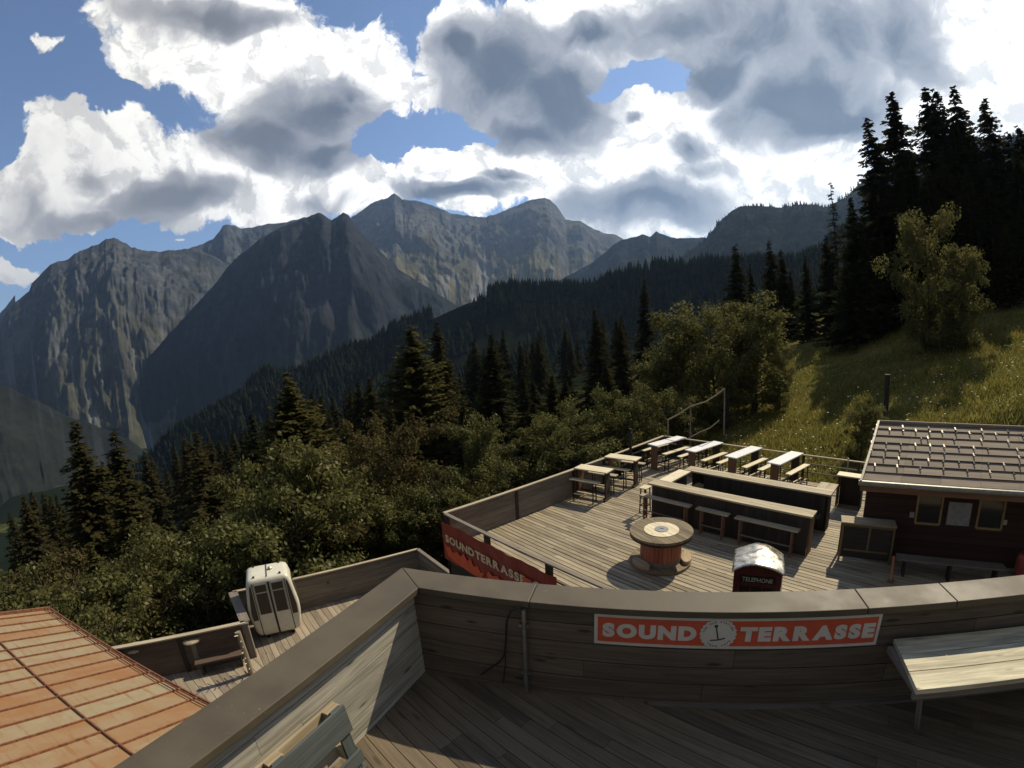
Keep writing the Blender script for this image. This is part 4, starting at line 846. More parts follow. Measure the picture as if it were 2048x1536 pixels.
for u_, lb in ((11.18, 'near side of the nearer short table'), (12.15, 'far side of the nearer short table'), (12.88, 'near side of the farther short table'), (13.86, 'far side of the farther short table')):
    put(B2, 'b2', put_at(u_, -9.74), rz2, 'weathered high bench on the ' + lb, 'benches at the short tables along the left rail')
# bar island
bar = thing('bar_island', 'big rectangular timber bar with dark sides in the middle of the terrace', 'bar counter', uw(11.35, -7.32), AU)
def bl(u0, w0): return (u0 - 11.35, -(w0 + 7.32))
def counter(nm, u0, u1, w0, w1, zt, mt, n=2, along='w', val=None, th=.05):
    mb = MB(); (x0, y0), (x1, y1) = bl(u0, w0), bl(u1, w1)
    for k in range(n):
        if along == 'w': mb.box(((x0 + (x1 - x0) * (k + .5) / n), (y0 + y1) / 2, zt - th / 2), (abs(x1 - x0) / n - .004, abs(y1 - y0), th), 0, val)
        else: mb.box(((x0 + x1) / 2, y0 + (y1 - y0) * (k + .5) / n, zt - th / 2), (abs(x1 - x0), abs(y1 - y0) / n - .004, th), 0, val)
    return mb.build(nm, M[mt], bar, bevel=.004)
counter('counter_top', 11.33, 11.80, -7.36, -2.48, 1.10, 'bar', 3)
counter('counter_top', 13.10, 13.58, -7.10, -2.42, 1.10, 'bar', 3)
counter('counter_top', 11.805, 13.095, -7.27, -6.84, 1.085, 'top', 2, 'u', .9)
counter('counter_top', 13.585, 14.15, -2.95, -2.42, 1.095, 'bar', 2, 'u')
def wallp(nm, u0, u1, w0, w1, z0, z1, mt, parent=bar, vertical=True):
    mb = MB(); (x0, y0), (x1, y1) = bl(u0, w0), bl(u1, w1); lx_, ly_ = abs(x1 - x0), abs(y1 - y0); Ln = max(lx_, ly_); n = max(1, int(Ln / .16))
    for k in range(n):
        f = (k + .5) / n
        if lx_ > ly_: mb.box((x0 + (x1 - x0) * f, (y0 + y1) / 2, (z0 + z1) / 2), (lx_ / n - .004, ly_, z1 - z0))
        else: mb.box(((x0 + x1) / 2, y0 + (y1 - y0) * f, (z0 + z1) / 2), (lx_, ly_ / n - .004, z1 - z0))
    return mb.build(nm, M[mt], parent)
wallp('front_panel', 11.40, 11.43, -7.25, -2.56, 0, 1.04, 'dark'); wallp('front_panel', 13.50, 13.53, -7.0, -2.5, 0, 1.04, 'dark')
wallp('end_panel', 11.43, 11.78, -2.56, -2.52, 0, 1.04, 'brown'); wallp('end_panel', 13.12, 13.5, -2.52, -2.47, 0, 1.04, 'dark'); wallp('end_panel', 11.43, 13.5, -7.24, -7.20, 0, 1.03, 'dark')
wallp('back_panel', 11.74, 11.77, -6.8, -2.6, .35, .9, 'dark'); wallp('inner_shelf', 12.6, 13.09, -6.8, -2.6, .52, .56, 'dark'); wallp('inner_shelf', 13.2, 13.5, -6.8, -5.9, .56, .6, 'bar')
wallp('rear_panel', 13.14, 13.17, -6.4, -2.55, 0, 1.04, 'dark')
BB = 'high benches along the front of the bar'
def bar_bench(u_, w0, w1, zt, wd, lb, mt='bar', legm='brown'):
    Lb = abs(w1 - w0); r = thing('bar_bench', lb, 'bench', uw(u_, (w0 + w1) / 2, DZ), AU, BB)
    MB().box((0, 0, zt - .02), (wd, Lb, .04)).build('seat', M[mt], r, bevel=.004)
    for s in (-1, 1):
        y = s * (Lb / 2 - .16); mb = MB(); mb.box((-.07, y, (zt - .04) / 2), (.035, .05, zt - .04)); mb.box((.07, y, (zt - .04) / 2), (.035, .05, zt - .04)); mb.box((0, y, .3), (.14, .04, .04)); mb.build('leg', M[legm], r)
    MB().box((-.09, 0, .30), (.03, Lb - .32, .03)).build('footrest', M['grey'], r)
bar_bench(11.22, -7.52, -5.82, .75, .22, 'high bench at the left end of the bar front'); bar_bench(11.22, -5.63, -4.66, .75, .22, 'short high bench in the middle of the bar front'); bar_bench(11.20, -4.46, -2.74, .75, .22, 'long high bench at the right end of the bar front')
r = thing('bar_stool', 'small square bar stool with a pale seat at the left bar corner', 'stool', uw(11.60, -7.62, DZ), AU)
MB().box((0, 0, .83), (.34, .26, .035)).build('seat', M['top'], r, bevel=.01)
for sx in (-1, 1):
    for sy in (-1, 1): MB().bar((sx * .11, sy * .09, .81), (sx * .14, sy * .11, 0), .03, .03).build('leg', M['black' if sx * sy > 0 else 'brown'], r)
for zz in (.25, .5):
    mb = MB(); mb.box((0, .105, zz), (.285, .025, .025)); mb.box((0, -.105, zz), (.285, .025, .025)); mb.box((.13, 0, zz), (.025, .185, .02)); mb.box((-.13, 0, zz), (.025, .185, .02)); mb.build('footrest', M['brown'], r)
# cable reel
c_ = at(1323, 1060, DZ + .85); rl = thing('cable_reel', 'big wooden cable reel on end with a red drum used as a table', 'cable reel', (c_[0], c_[1], DZ))
circ = lambda r_, n=48: [(r_ * math.cos(2 * math.pi * k / n), r_ * math.sin(2 * math.pi * k / n)) for k in range(n)]
MB().planks(circ(.775), R(-68), .115, .006, .06, .86, .002).build('top_flange', M['reeltop'], rl)
MB().planks(circ(.775), R(12), .115, .006, .06, .80, .0).build('lower_flange_layer', M['dark'], rl)
MB().planks(circ(.765), R(-68), .115, .006, .06, .075, .002).build('bottom_flange', M['reeltop'], rl)
MB().planks(circ(.43, 40), R(-68), .14, .005, .012, .873, .001).build('centre_disc', M['top'], rl)
MB().lathe([(.0, .874), (.17, .875), (.17, .884), (.045, .885), (.045, .874)], 28, caps=False).build('hub_plate', M['steel'], rl)
mb = MB(); n_ = 30
for k in range(n_):
    a = 2 * math.pi * k / n_; mb.box((.49 * math.cos(a), .49 * math.sin(a), .46), (.03, 2 * math.pi * .49 / n_ - .004, .60), a)
mb.build('drum', M['reelred'], rl); MB().lathe([(.512, .075), (.512, .19)], 40, caps=False).build('drum_base_band', M['grey'], rl); MB().lathe([(.511, .66), (.511, .70)], 40, caps=False).build('strap', M['brown'], rl)
for a0, hh in ((R(205), .10), (R(-20), .09)):
    mb = MB(); n_ = 14; P_ = [(.62 + .0 * t, 0) for t in range(2)]
    q_ = [(.63 + .13 * math.cos(t), .30 * math.sin(t)) for t in np.linspace(0, 6.283, n_ + 1)[:-1]]; q3 = [(x * math.cos(a0) - y * math.sin(a0), x * math.sin(a0) + y * math.cos(a0), .078 + hh) for x, y in q_]
    mb.prism(q3, hh, .8, (math.cos(a0 + 1.57), math.sin(a0 + 1.57), 0)); mb.build('wooden_wedge', M['cut'], rl, bevel=.012)
# telephone box
pL, pR = at(1470, 1131, DZ + 2.0), at(1566, 1140, DZ + 2.0); ang = math.atan2(pR[1] - pL[1], pR[0] - pL[0]); WB = math.hypot(*(pR - pL)[:2]); DB = WB * .9
ph = thing('telephone_box', 'old dark red telephone box with a dented silver curved roof behind the near parapet', 'telephone box', (pL[0], pL[1], DZ), ang)
mb = MB(); mb.box((WB / 2, DB / 2, .06), (WB + .04, DB + .04, .12))
for x in (.045, WB - .045):
    for y in (.045, DB - .045): mb.box((x, y, 1.0), (.09, .09, 1.78))
for y in (0.02, DB - .02): mb.box((WB / 2, y, 1.78), (WB, .05, .22)); mb.box((WB / 2, y, .25), (WB, .05, .26))
for x in (0.02, WB - .02): mb.box((x, DB / 2, 1.78), (.05, DB, .22)); mb.box((x, DB / 2, .25), (.05, DB, .26))
mb.build('body', M['booth'], ph, bevel=.006)
def arc(w_, h_, n=20): return [(w_ * k / n, h_ * (1 - ((2 * k / n) - 1) ** 2)) for k in range(n + 1)]
ar = arc(WB + .02, .135)
for y0, y1 in ((.0, .05), (DB - .05, DB)):
    mb = MB()
    for k in range(20):
        (x0, z0), (x1, z1) = ar[k], ar[k + 1]; x0 -= .01; x1 -= .01
        mb.hexa([(x0, y0, 1.885), (x1, y0, 1.885), (x0, y1, 1.885), (x1, y1, 1.885), (x0, y0, 1.9 + z0), (x1, y0, 1.9 + z1), (x0, y1, 1.9 + z0), (x1, y1, 1.9 + z1)], 0, (.04, .05, .1), .5)
    mb.build('pediment', M['booth'], ph)
ar = arc(WB + .08, .15, 28); V_, F_ = [], []; NY = 14
for j_ in range(NY + 1):
    for k, (x0, z0) in enumerate(ar): yy = -.05 + (DB + .1) * j_ / NY; V_.append((x0 - .04, yy, 1.915 + z0 + .012 * math.sin(x0 * 9 + yy * 5) + .005 * math.exp(-((x0 - WB / 2) / .04) ** 2) + .012 * vnoise(x0 * 9, yy * 7, 3) + .02 * math.sin(math.pi * j_ / NY)))
nk = len(ar)
for j_ in range(NY):
    for k in range(nk - 1): F_.append((j_ * nk + k, j_ * nk + k + 1, (j_ + 1) * nk + k + 1, (j_ + 1) * nk + k))
ro = npmesh('roof', np.array(V_), np.array(F_), M['silver'], ph, smooth=True); md = ro.modifiers.new('thick', 'SOLIDIFY'); md.thickness = .02; md.offset = -1
for face in range(3):
    mb = MB(); gl = MB()
    for k in range(4): zz = .42 + k * .31
    if face == 0:
        for x in np.linspace(.1, WB - .1, 4): mb.box((x, .02, 1.02), (.018, .03, 1.3))
        for zz in np.linspace(.4, 1.65, 7): mb.box((WB / 2, .02, zz), (WB - .18, .026, .018))
        gl.box((WB / 2, .035, 1.02), (WB - .18, .006, 1.3))
    else:
        xx = 0.02 if face == 1 else WB - .02
        for y in np.linspace(.1, DB - .1, 4): mb.box((xx, y, 1.02), (.03, .018, 1.3))
        for zz in np.linspace(.4, 1.65, 7): mb.box((xx, DB / 2, zz), (.026, DB - .18, .018))
        gl.box((xx + (.012 if face == 1 else -.012), DB / 2, 1.02), (.006, DB - .18, 1.3))
    f_ = mb.build('window_grid', M['booth'], ph); gl.build('pane', M['glass'], f_)
pl = MB().box((WB / 2, -.012, 1.79), (WB * .76, .02, .12)).build('name_plate', M['black'], ph)
sgn = text_mesh('lettering', 'TELEPHONE', M['ivory'], pl, 0, 0, .075, WB * .64, .01, z=0); sgn.rotation_euler = (math.pi / 2, 0, 0); sgn.location = (WB / 2, -.0235, 1.79)
mb = MB(); mb.bar((WB + .03, .05, 1.25), (WB + .05, DB - .1, 1.72), .02, .05); mb.bar((WB + .03, .12, 1.12), (WB + .05, DB - .05, 1.55), .02, .05); o = mb.build('sunlit_bar_strip', M['hook'], ph)  # pale strips added for the sunlit bars of the side window
# kiosk / small counter under the eave
a0, a1 = at(1675, 1119, DZ), at(1779, 1131, DZ); ang = math.atan2(a1[1] - a0[1], a1[0] - a0[0]); Lk = math.hypot(*(a1 - a0)[:2])
kk = thing('counter', 'small timber counter with framed dark panels half under the hut eave', 'counter', tuple(a0), ang)
mb = MB()
for k in range(3): mb.box((Lk / 2, .02 + (k + .5) * .15, .975), (Lk + .06, .147, .04))
mb.build('counter_top', M['cut'], kk, bevel=.004)
MB().box((Lk / 2, .04, .52), (Lk - .05, .02, .86)).build('panel', M['dark'], kk)
for x in (.02, Lk - .02): MB().box((x, .03, .475), (.05, .05, .95)).build('leg', M['hutframe'], kk)
for x in (.02, Lk - .02): MB().box((x, .42, .475), (.05, .05, .95)).build('leg', M['dark'], kk)
MB().box((Lk * .53, .02, .60), (.045, .02, .64)).build('stile', M['hutframe'], kk); MB().box((Lk / 2, .022, .93), (Lk, .025, .05)).build('crossbar', M['hutframe'], kk); MB().box((Lk / 2, .022, .29), (Lk - .2, .025, .04)).build('crossbar', M['hutframe'], kk)
# corner counter left of the hut
cr = thing('counter', 'pale topped narrow counter at the back corner beside the hut roof', 'counter', uw(15.2, -2.61), AU)
MB().box((.2, -.35, 1.03), (.42, .85, .04)).build('counter_top', M['top'], cr, bevel=.004); MB().box((.2, .03, .5), (.36, .04, 1.0)).build('end_panel', M['brown'], cr); MB().box((.2, -.72, .5), (.36, .04, 1.0)).build('end_panel', M['dark'], cr); MB().box((.36, -.35, .5), (.03, .7, .98)).build('back_panel', M['dark'], cr)
p_ = at(1691, 978, DZ + .3); r = thing('post', 'thin steel post with a pale foot beside the corner counter', 'post', (p_[0], p_[1], DZ)); MB().tube([(0, 0, 0), (0, 0, 1.35)], .022, 8).build('pole', M['steel'], r, smooth=True); MB().box((.08, -.1, .22), (.12, .34, .04), AH - .2).build('foot', M['top'], r)
# leaning plank
p_ = at(1781, 1163, DZ); d_ = HN * .35; r = thing('leaning_plank', 'short orange brown plank leaning near the small counter', 'plank', (p_[0], p_[1], DZ), 0)
MB().bar((0, 0, 0), (d_[0] * .55, d_[1] * .55, .55), .05, .04).build('plank', M['orangew'], r); MB().box((0, 0, .02), (.16, .12, .04), .4).build('foot', M['brown'], r)

# ------------------------------------------------------------------ hut
EL = at(1722, 962, DZ + 2.4); BETA = R(26); up = HN * math.cos(BETA) + np.array([0, 0, math.sin(BETA)]); pn_ = -HN * math.sin(BETA) + np.array([0, 0, math.cos(BETA)])
d_ = ray(1757, 846); C0 = np.array([0, 0, CZ]); s_ = ((EL - C0) @ pn_) / (d_ @ pn_); RL = C0 + d_ * s_; LR = 7.5
hut = thing('hut', 'low timber hut with a grey tiled roof on the right side of the terrace', 'hut', tuple(EL), 0)
def hp(v): return tuple(np.array(v) - EL)
sk = RL - EL; HXn = HX
tiles = MB(); NRW = 8; ntile = 9
rowpos = [0, .135, .262, .385, .505, .625, .75, .875, 1.0]
for i in range(NRW):
    t0, t1 = rowpos[i] , min(1.0, rowpos[i + 1] + .03)
    for k in range(ntile):
        x0, x1 = LR * k / ntile + .002, LR * (k + 1) / ntile - .002; j0 = random.uniform(-.003, .003)
        lo = pn_ * (.045 + j0); hi_ = pn_ * .012; c8 = []
        for zz in (-.02, 0):
            for (x, t, n_) in ((x0, t0, lo), (x1, t0, lo), (x0, t1, hi_), (x1, t1, hi_)): c8.append(hp(EL + sk * t + HX * x + n_ + pn_ * zz))
        tiles.hexa(c8, 0, (x1 - x0, .34, .02))
roof = tiles.build('roof', M['tile'], hut)
mb = MB(); mb.poly([hp(EL + pn_ * -.03), hp(EL + HX * LR + pn_ * -.03), hp(RL + HX * LR + pn_ * -.03), hp(RL + pn_ * -.03)][::-1]); back = np.array([up[0], up[1], -up[2]]) * 2.6
mb.poly([hp(RL + pn_ * .01), hp(RL + HX * LR + pn_ * .01), hp(RL + HX * LR + back), hp(RL + back)]); mb.build('roof_lining', M['dark'], hut)
MB().bar(hp(EL + pn_ * .03 - sk * .03), hp(RL + pn_ * .03), .05, .10, pn_).build('verge_board', M['steel2'], hut); MB().tube([hp(RL + pn_ * .03 + HX * x) for x in np.linspace(0, LR, 8)], .05, 8).build('ridge_cap', M['tile'], hut)
MB().tube([hp(EL - HN * .06 + HX * x + np.array([0, 0, -.02])) for x in np.linspace(-.05, LR, 8)], .06, 10).build('gutter', M['steel2'], hut, smooth=True)
MB().bar(hp(EL + HN * .02 + np.array([0, 0, -.14])), hp(EL + HX * LR + HN * .02 + np.array([0, 0, -.14])), .03, .16).build('fascia', M['brown'], hut)
hk = None; nh = 0
def hookmesh(mt):
    m1 = MB(); m1.bar((0, 0, 0), tuple(up * .12), .028, .010, pn_, .5); m1.bar(tuple(up * .004), tuple(pn_ * .03 + up * .004), .034, .012, up, .5); return m1.build('snow_hook', mt, roof)
rows_ = [(7, .93, .0, .62, 9), (6, .87, .02, .31, 16), (5, .75, .0, .62, 9), (4, .62, .0, .33, 14), (3, .5, .02, .33, 15), (2, .375, .02, .33, 15), (1, .25, .2, .5, 11)]
for (i, t, x0, dx, n_) in rows_:
    for k in range(n_):
        x = x0 + dx * k + random.uniform(-.01, .01)
        if x > 5.4 or nh >= 96 or random.random() < .10: continue
        P_ = EL + sk * (t - .045) + HX * x + pn_ * .055
        if hk is None:
            hk = hookmesh(M['hook']); hk.location = hp(P_); hk2 = hookmesh(M['black']); hk2.location = hp(EL + sk * .69 + HX * 1.1 + pn_ * .055)
        else:
            h_ = (hk if random.random() < .48 else hk2).copy(); COL.objects.link(h_); h_.parent = roof; h_.location = hp(P_)
        nh += 1
WO = 1.6; wbase = EL + HN * WO; nW = HN; dW = float(wbase @ HN)
def wpt(px, py): q_ = onplane(px, py, HN, dW); return float((q_ - wbase) @ HX), q_[2]
mb = MB(); z = DZ; 
def roofz(o_): return EL[2] + o_ * math.tan(BETA)
while z < roofz(WO) - .02: h = min(.17, roofz(WO) - z); mb.bar(hp(wbase + HX * .35 + np.array([0, 0, z - EL[2] + h / 2])), hp(wbase + HX * LR + np.array([0, 0, z - EL[2] + h / 2])), .05, h - .006); z += .17
z = DZ
while z < roofz(WO) - .02: h = min(.17, roofz(WO) - z); mb.bar(hp(wbase + HX * .35 + np.array([0, 0, z - EL[2] + h / 2])), hp(wbase + HX * .35 + HN * max(.2, min(2.4, float(sk @ HN) - WO - .15)) + np.array([0, 0, z - EL[2] + h / 2])), .05, h - .006); z += .17
mb.build('wall', M['hut'], hut)
def hwin(px0, px1, py0, py1, nm, fm, pm, fr=.06, rec=True):
    s0, z1_ = wpt(px0, py0); s1, z0_ = wpt(px1, py1); z1_ = min(z1_, roofz(WO) - .15); q0 = wbase - HN * .035
    f_ = MB(); P3 = lambda s, z: hp(q0 + HX * s + np.array([0, 0, z - EL[2]]))
    if rec:
        for a_, b_ in (((s0, z0_), (s1, z0_)), ((s0, z1_), (s1, z1_)), ((s0, z0_), (s0, z1_)), ((s1, z0_), (s1, z1_))): f_.bar(P3(*a_), P3(*b_), fr if a_[0] != b_[0] else .05, .05 if a_[0] != b_[0] else fr, tuple(-HN))
        fo = f_.build(nm, M[fm], hut); pa = MB().bar(hp(q0 + HN * .01 + HX * (s0 + s1) / 2 + np.array([0, 0, z0_ - EL[2] + .02])), hp(q0 + HN * .01 + HX * (s0 + s1) / 2 + np.array([0, 0, z1_ - EL[2] - .02])), .012, s1 - s0 - fr, tuple(HX)).build('pane', M[pm], fo)
    else:
        f_.bar(hp(q0 + HX * (s0 + s1) / 2 + np.array([0, 0, z0_ - EL[2]])), hp(q0 + HX * (s0 + s1) / 2 + np.array([0, 0, z1_ - EL[2]])), .01, s1 - s0, tuple(HX)); f_.build(nm, M[pm], hut)
hwin(1838, 1877, 985, 1048, 'window', 'frame', 'glass'); hwin(1962, 2000, 990, 1058, 'window', 'frame', 'glass')
s0, z1_ = wpt(1898, 1002); s1, z0_ = wpt(1936, 1051); q0 = wbase - HN * .05
MB().bar(tuple(q0 + HX * (s0 + s1) / 2 + np.array([0, 0, z0_ - EL[2]])), tuple(q0 + HX * (s0 + s1) / 2 + np.array([0, 0, z1_ - EL[2]])), .012, s1 - s0, tuple(HX)).build('poster', M['paper'], None, label='pale blank poster on the hut wall between the two windows', category='poster')
sx_, zz_ = wpt(2008, 1043); q1 = q0 + HX * sx_ + np.array([0, 0, zz_ - EL[2]])
nb = MB(); nb.bar(tuple(q1 - np.array([0, 0, .06])), tuple(q1 + np.array([0, 0, .06])), .014, .11, tuple(HX)); nb.build('notice', M['ivory'], None, label='little white notice on the hut wall right of the right window', category='notice')
sx_, zz_ = wpt(1823, 1028); q1 = q0 + HX * sx_ + np.array([0, 0, zz_ - EL[2]]); nb = MB(); nb.bar(tuple(q1 - np.array([0, 0, .07])), tuple(q1 + np.array([0, 0, .07])), .014, .11, tuple(HX)); nb.build('notice', M['paper'], None, label='little grey notice on the hut wall left of the left window', category='notice')
b0_, b1_ = at(1795, 1118, DZ + .45), at(2015, 1140, DZ + .45); ang = math.atan2(b1_[1] - b0_[1], b1_[0] - b0_[0]); Lb = math.hypot(*(b1_ - b0_)[:2]); r = thing('bench', 'dark wooden bench in the shade in front of the hut wall', 'bench', (b0_[0], b0_[1], DZ), ang)
MB().box((Lb / 2, .16, .43), (Lb, .32, .04)).build('seat', M['grey'], r, bevel=.004)
for x in (.2, Lb / 2, Lb - .2): MB().box((x, .16, .205), (.05, .26, .41)).build('leg', M['dark'], r)
b0_ = at(2040, 1150, DZ + .05); r = thing('canister', 'red canister at the right picture edge beside the hut door', 'canister', (b0_[0], b0_[1], DZ)); MB().lathe([(.0, .0), (.15, .0), (.16, .03), (.16, .5), (.12, .58), (.05, .62), (.05, .66), (0, .66)], 20, caps=False).build('body', M['red'], r, smooth=True); MB().tube([(-.09, 0, .6), (-.07, 0, .72), (.07, 0, .72), (.09, 0, .6)], .012, 6).build('handle', M['black'], r)

# ------------------------------------------------------------------ gondola platform (z = PZ)
A1, A2, Bq, C2, D2 = at(200, 1300, PZ + 1.1), at(490, 1243, PZ + 1.1), at(465, 1183, PZ + 1.1), at(835, 1097, PZ + 1.1), at(905, 1148, PZ + 1.1)
pf = [A1[:2], A2[:2], Bq[:2], C2[:2], D2[:2], fb(-.5, 6.0)[:2], fb(-3.5, 3.9)[:2], fb(-9.6, 3.4)[:2]]
def hull(P):
    P = sorted(map(tuple, P)); 
    def half(Q):
        o_ = []
        for p in Q:
            while len(o_) > 1 and (o_[-1][0] - o_[-2][0]) * (p[1] - o_[-2][1]) - (o_[-1][1] - o_[-2][1]) * (p[0] - o_[-2][0]) <= 0: o_.pop()
            o_.append(p)
        return o_
    a, b = half(P), half(P[::-1]); return a[:-1] + b[:-1]
mb = MB(); mb.planks(hull([A1[:2], A2[:2], fb(-3.0, 3.9)[:2], fb(-9.6, 3.4)[:2]]), R(-36), .20, .012, .04, PZ, .003); mb.planks(hull([A2[:2], Bq[:2], C2[:2], D2[:2], fb(-.5, 6.)[:2], fb(-3., 3.9)[:2]]), R(-50), .17, .012, .04, PZ - .002, .003); mb.build('platform_floor', M['plat'], kind='structure')
mb = MB()
for q_ in (A1, A2, Bq, C2, D2): mb.bar((q_[0], q_[1], PZ - .05), (q_[0], q_[1], PZ - 6), .2, .2)
mb.build('platform_substructure', M['dark'], kind='structure')
GP = 'boarded walls of the gondola platform'
def pz_(q_): return (q_[0], q_[1], PZ)
rail('boarded wall of the gondola platform on the left, behind the peg post', pz_(A1), pz_(A2), 1.1, math.dist(A1[:2], A2[:2]), (), (.5, 2.0), .14, 'rail', group=GP, bandmat='brown2')
rail('short end wall with a wide plank top left of the gondola', pz_(A2), pz_(Bq), 1.1, math.dist(A2[:2], Bq[:2]), (), (.1,), .26, 'grey', group=GP)
rail('long grey boarded wall of the platform to the right of the gondola', pz_(Bq), pz_(C2), 1.1, math.dist(Bq[:2], C2[:2]), (), (), .10, 'rail', group=GP)
rail('short platform wall returning toward the lower terrace banner', pz_(C2), pz_(D2), 1.1, math.dist(C2[:2], D2[:2]), (), (), .12, 'grey', group=GP)
for (px, py), lb in (((402, 1335), 'mushroom shaped wooden stand by the platform wall, the one nearer the peg post'), ((290, 1352), 'mushroom shaped wooden stand by the platform wall, the one nearer the rusty roof')):
    q_ = at(px, py, PZ); r = thing('stand', lb, 'stand', tuple(q_), .4, 'mushroom shaped stands by the platform wall'); MB().tube([(0, 0, 0), (0, 0, .86)], [.10, .085], 10).build('stem', M['grey'], r); MB().lathe([(.0, .86), (.24, .86), (.25, .9), (.2, .93), (0, .94)], 20, caps=False).build('top', M['bar'], r)
q_ = at(440, 1318, PZ + .35); r = thing('low_bench', 'low plank bench along the platform wall beside the peg post', 'bench', (q_[0], q_[1], PZ), math.atan2(*(A2 - A1)[[1, 0]])); MB().box((0, .05, .36), (1.3, .25, .05)).build('seat', M['brown2'], r); MB().box((-.5, .05, .17), (.06, .2, .33)).build('leg', M['dark'], r); MB().box((.5, .05, .17), (.06, .2, .33)).build('leg', M['dark'], r)
q_ = at(503, 1347, PZ); r = thing('peg_post', 'round wooden post studded with pale pegs in front of the gondola', 'post', tuple(q_)); MB().tube([(0, 0, 0), (.02, -.02, .6), (-.02, .0, 1.27)], [.075, .07, .065], 12).build('trunk', M['plat'], r, smooth=True)
for k in range(14):
    a = R(140 + 150 * (k % 2) + random.uniform(-30, 30)); z = .12 + k * .083; MB().tube([(.05 * math.cos(a), .05 * math.sin(a), z), (.19 * math.cos(a), .19 * math.sin(a), z + .07)], .012, 6).build('peg', M['top'], r)
q_ = at(508, 1312, PZ); r = thing('post', 'thick square dark post between the peg post and the gondola', 'post', tuple(q_), .5); MB().box((0, 0, .52), (.17, .17, 1.04)).build('shaft', M['grey'], r, bevel=.006); MB().box((0, 0, 1.06), (.22, .22, .04)).build('cap', M['grey'], r)

# gondola cabin
GA = R(29.5); gn = np.array([-math.sin(GA), math.cos(GA)]); gc = np.array([-7.0, 10.62])
gd = thing('gondola_cabin', 'retired white gondola lift cabin with double glazed doors on the left platform', 'gondola', (gc[0], gc[1], PZ), GA)
PRF = [(.10, .40, .36), (.14, .50, .42), (.30, .56, .46), (.75, .615, .50), (1.0, .62, .505), (1.3, .585, .495), (1.6, .55, .49), (1.78, .515, .475), (1.86, .485, .455), (1.90, .43, .41), (1.915, .34, .34)]
def gxy(z):
    zs = [p[0] for p in PRF]; return 1.15 * float(np.interp(z, zs, [p[1] for p in PRF])), float(np.interp(z, zs, [p[2] for p in PRF]))
def ring(hx, hy, z, n=10):
    out = []; r_ = .10 if z < 1.85 else .12; r_ = min(r_, hx * .5)
    for cx, cy, a0 in ((hx - r_, hy - r_, 0), (-hx + r_, hy - r_, 90), (-hx + r_, -hy + r_, 180), (hx - r_, -hy + r_, 270)):
        for k in range(n): a = R(a0 + 90 * k / (n - 1)); out.append((cx + r_ * math.cos(a), cy + r_ * math.sin(a), z))
    return out
V_, F_ = [], []; zsl = np.concatenate([np.linspace(.10, 1.86, 26), [1.89, 1.905, 1.915]])
for z in zsl: hx_, hy_ = gxy(z); V_ += ring(hx_, hy_, z)
nn = 40
for i in range(len(zsl) - 1):
    for k in range(nn): F_.append((i * nn + k, i * nn + (k + 1) % nn, (i + 1) * nn + (k + 1) % nn, (i + 1) * nn + k))
me = bpy.data.meshes.new('shell'); me.from_pydata(V_, [], F_ + [tuple(range(nn))[::-1], tuple(range((len(zsl) - 1) * nn, len(zsl) * nn))]); me.materials.append(M['gondola']); me.polygons.foreach_set('use_smooth', [True] * len(me.polygons)); o = bpy.data.objects.new('shell', me); COL.objects.link(o); o.parent = gd
def gpatch(nm, side, f0, f1, z0, z1, off, mt, parent=gd, n=8):  # strip on a face between x (or y) f0(z)..f1(z)
    mb = MB()
    for k in range(n):
        za, zb_ = z0 + (z1 - z0) * k / n, z0 + (z1 - z0) * (k + 1) / n; P_ = []
        for z, ff in ((za, f0), (za, f1), (zb_, f1), (zb_, f0)):
            hx_, hy_ = gxy(z); f = ff(z) if callable(ff) else ff
            if side == 'front': P_.append((f, -hy_ - off, z))
            elif side == 'right': P_.append((hx_ + off, f, z))
            elif side == 'left': P_.append((-hx_ - off, -f, z))
            else: P_.append((-f, hy_ + off, z))
        mb.poly(P_, None, .5)
    return mb.build(nm, M[mt], parent)
for s in (-1, 1):
    a_, b_ = (.028, .43); x0, x1 = (a_, b_) if s > 0 else (-b_, -a_)
    dr = gpatch('door', 'front', x0, x1, .18, 1.80, .008, 'gondola'); gpatch('door_window', 'front', x0 + .045, x1 - .045, .86, 1.74, .012, 'gglass', dr); gpatch('glazing_bar', 'front', x0 + .04, x1 - .04, 1.50, 1.535, .018, 'gtrim', dr)
    for xx in (x0, x1 - .035): gpatch('door_frame', 'front', xx, xx + .035, .86, 1.78, .016, 'gtrim', dr)
    gpatch('corner_window', 'front', (lambda z, s=s: .475 if s > 0 else -max(.476, gxy(z)[0] - .085)), (lambda z, s=s: max(.476, gxy(z)[0] - .085) if s > 0 else -.475), .70, 1.74, .010, 'gglass')
gpatch('door_seal', 'front', -.026, .026, .16, 1.80, .020, 'rubber'); gpatch('door_seal', 'front', .436, .456, .16, 1.80, .012, 'rubber'); gpatch('door_seal', 'front', -.456, -.436, .16, 1.80, .012, 'rubber')
for sd in ('right', 'left'): gpatch('side_window', sd, -.34, .34, .86, 1.62, .008, 'gglass')
gpatch('back_window', 'back', -.42, .42, .86, 1.66, .008, 'gglass')
MB().bar((0, -.40, 1.93), (0, .36, 1.93), .02, .02).build('roof_seam', M['rubber'], gd); MB().lathe([(0, 1.90), (.07, 1.91), (.06, 1.96), (.03, 1.99), (0, 2.0)], 16, c=(.1, .02, 0), caps=False).build('hanger_mount', M['silver'], gd, smooth=True)
for x in (-.36, .36):
    for y in (-.34, .34): MB().lathe([(0, 1.9), (.03, 1.9), (.03, 1.95), (0, 1.96)], 10, c=(x, y, 0), caps=False).build('roof_knob', M['black'], gd)
mb = MB()
for x in (-.35, .35): mb.box((x, 0, .05), (.08, .7, .1))
mb.build('skid', M['black'], gd); MB().box((0, .15, .55), (.9, .35, .06)).build('inner_bench', M['brown'], gd)

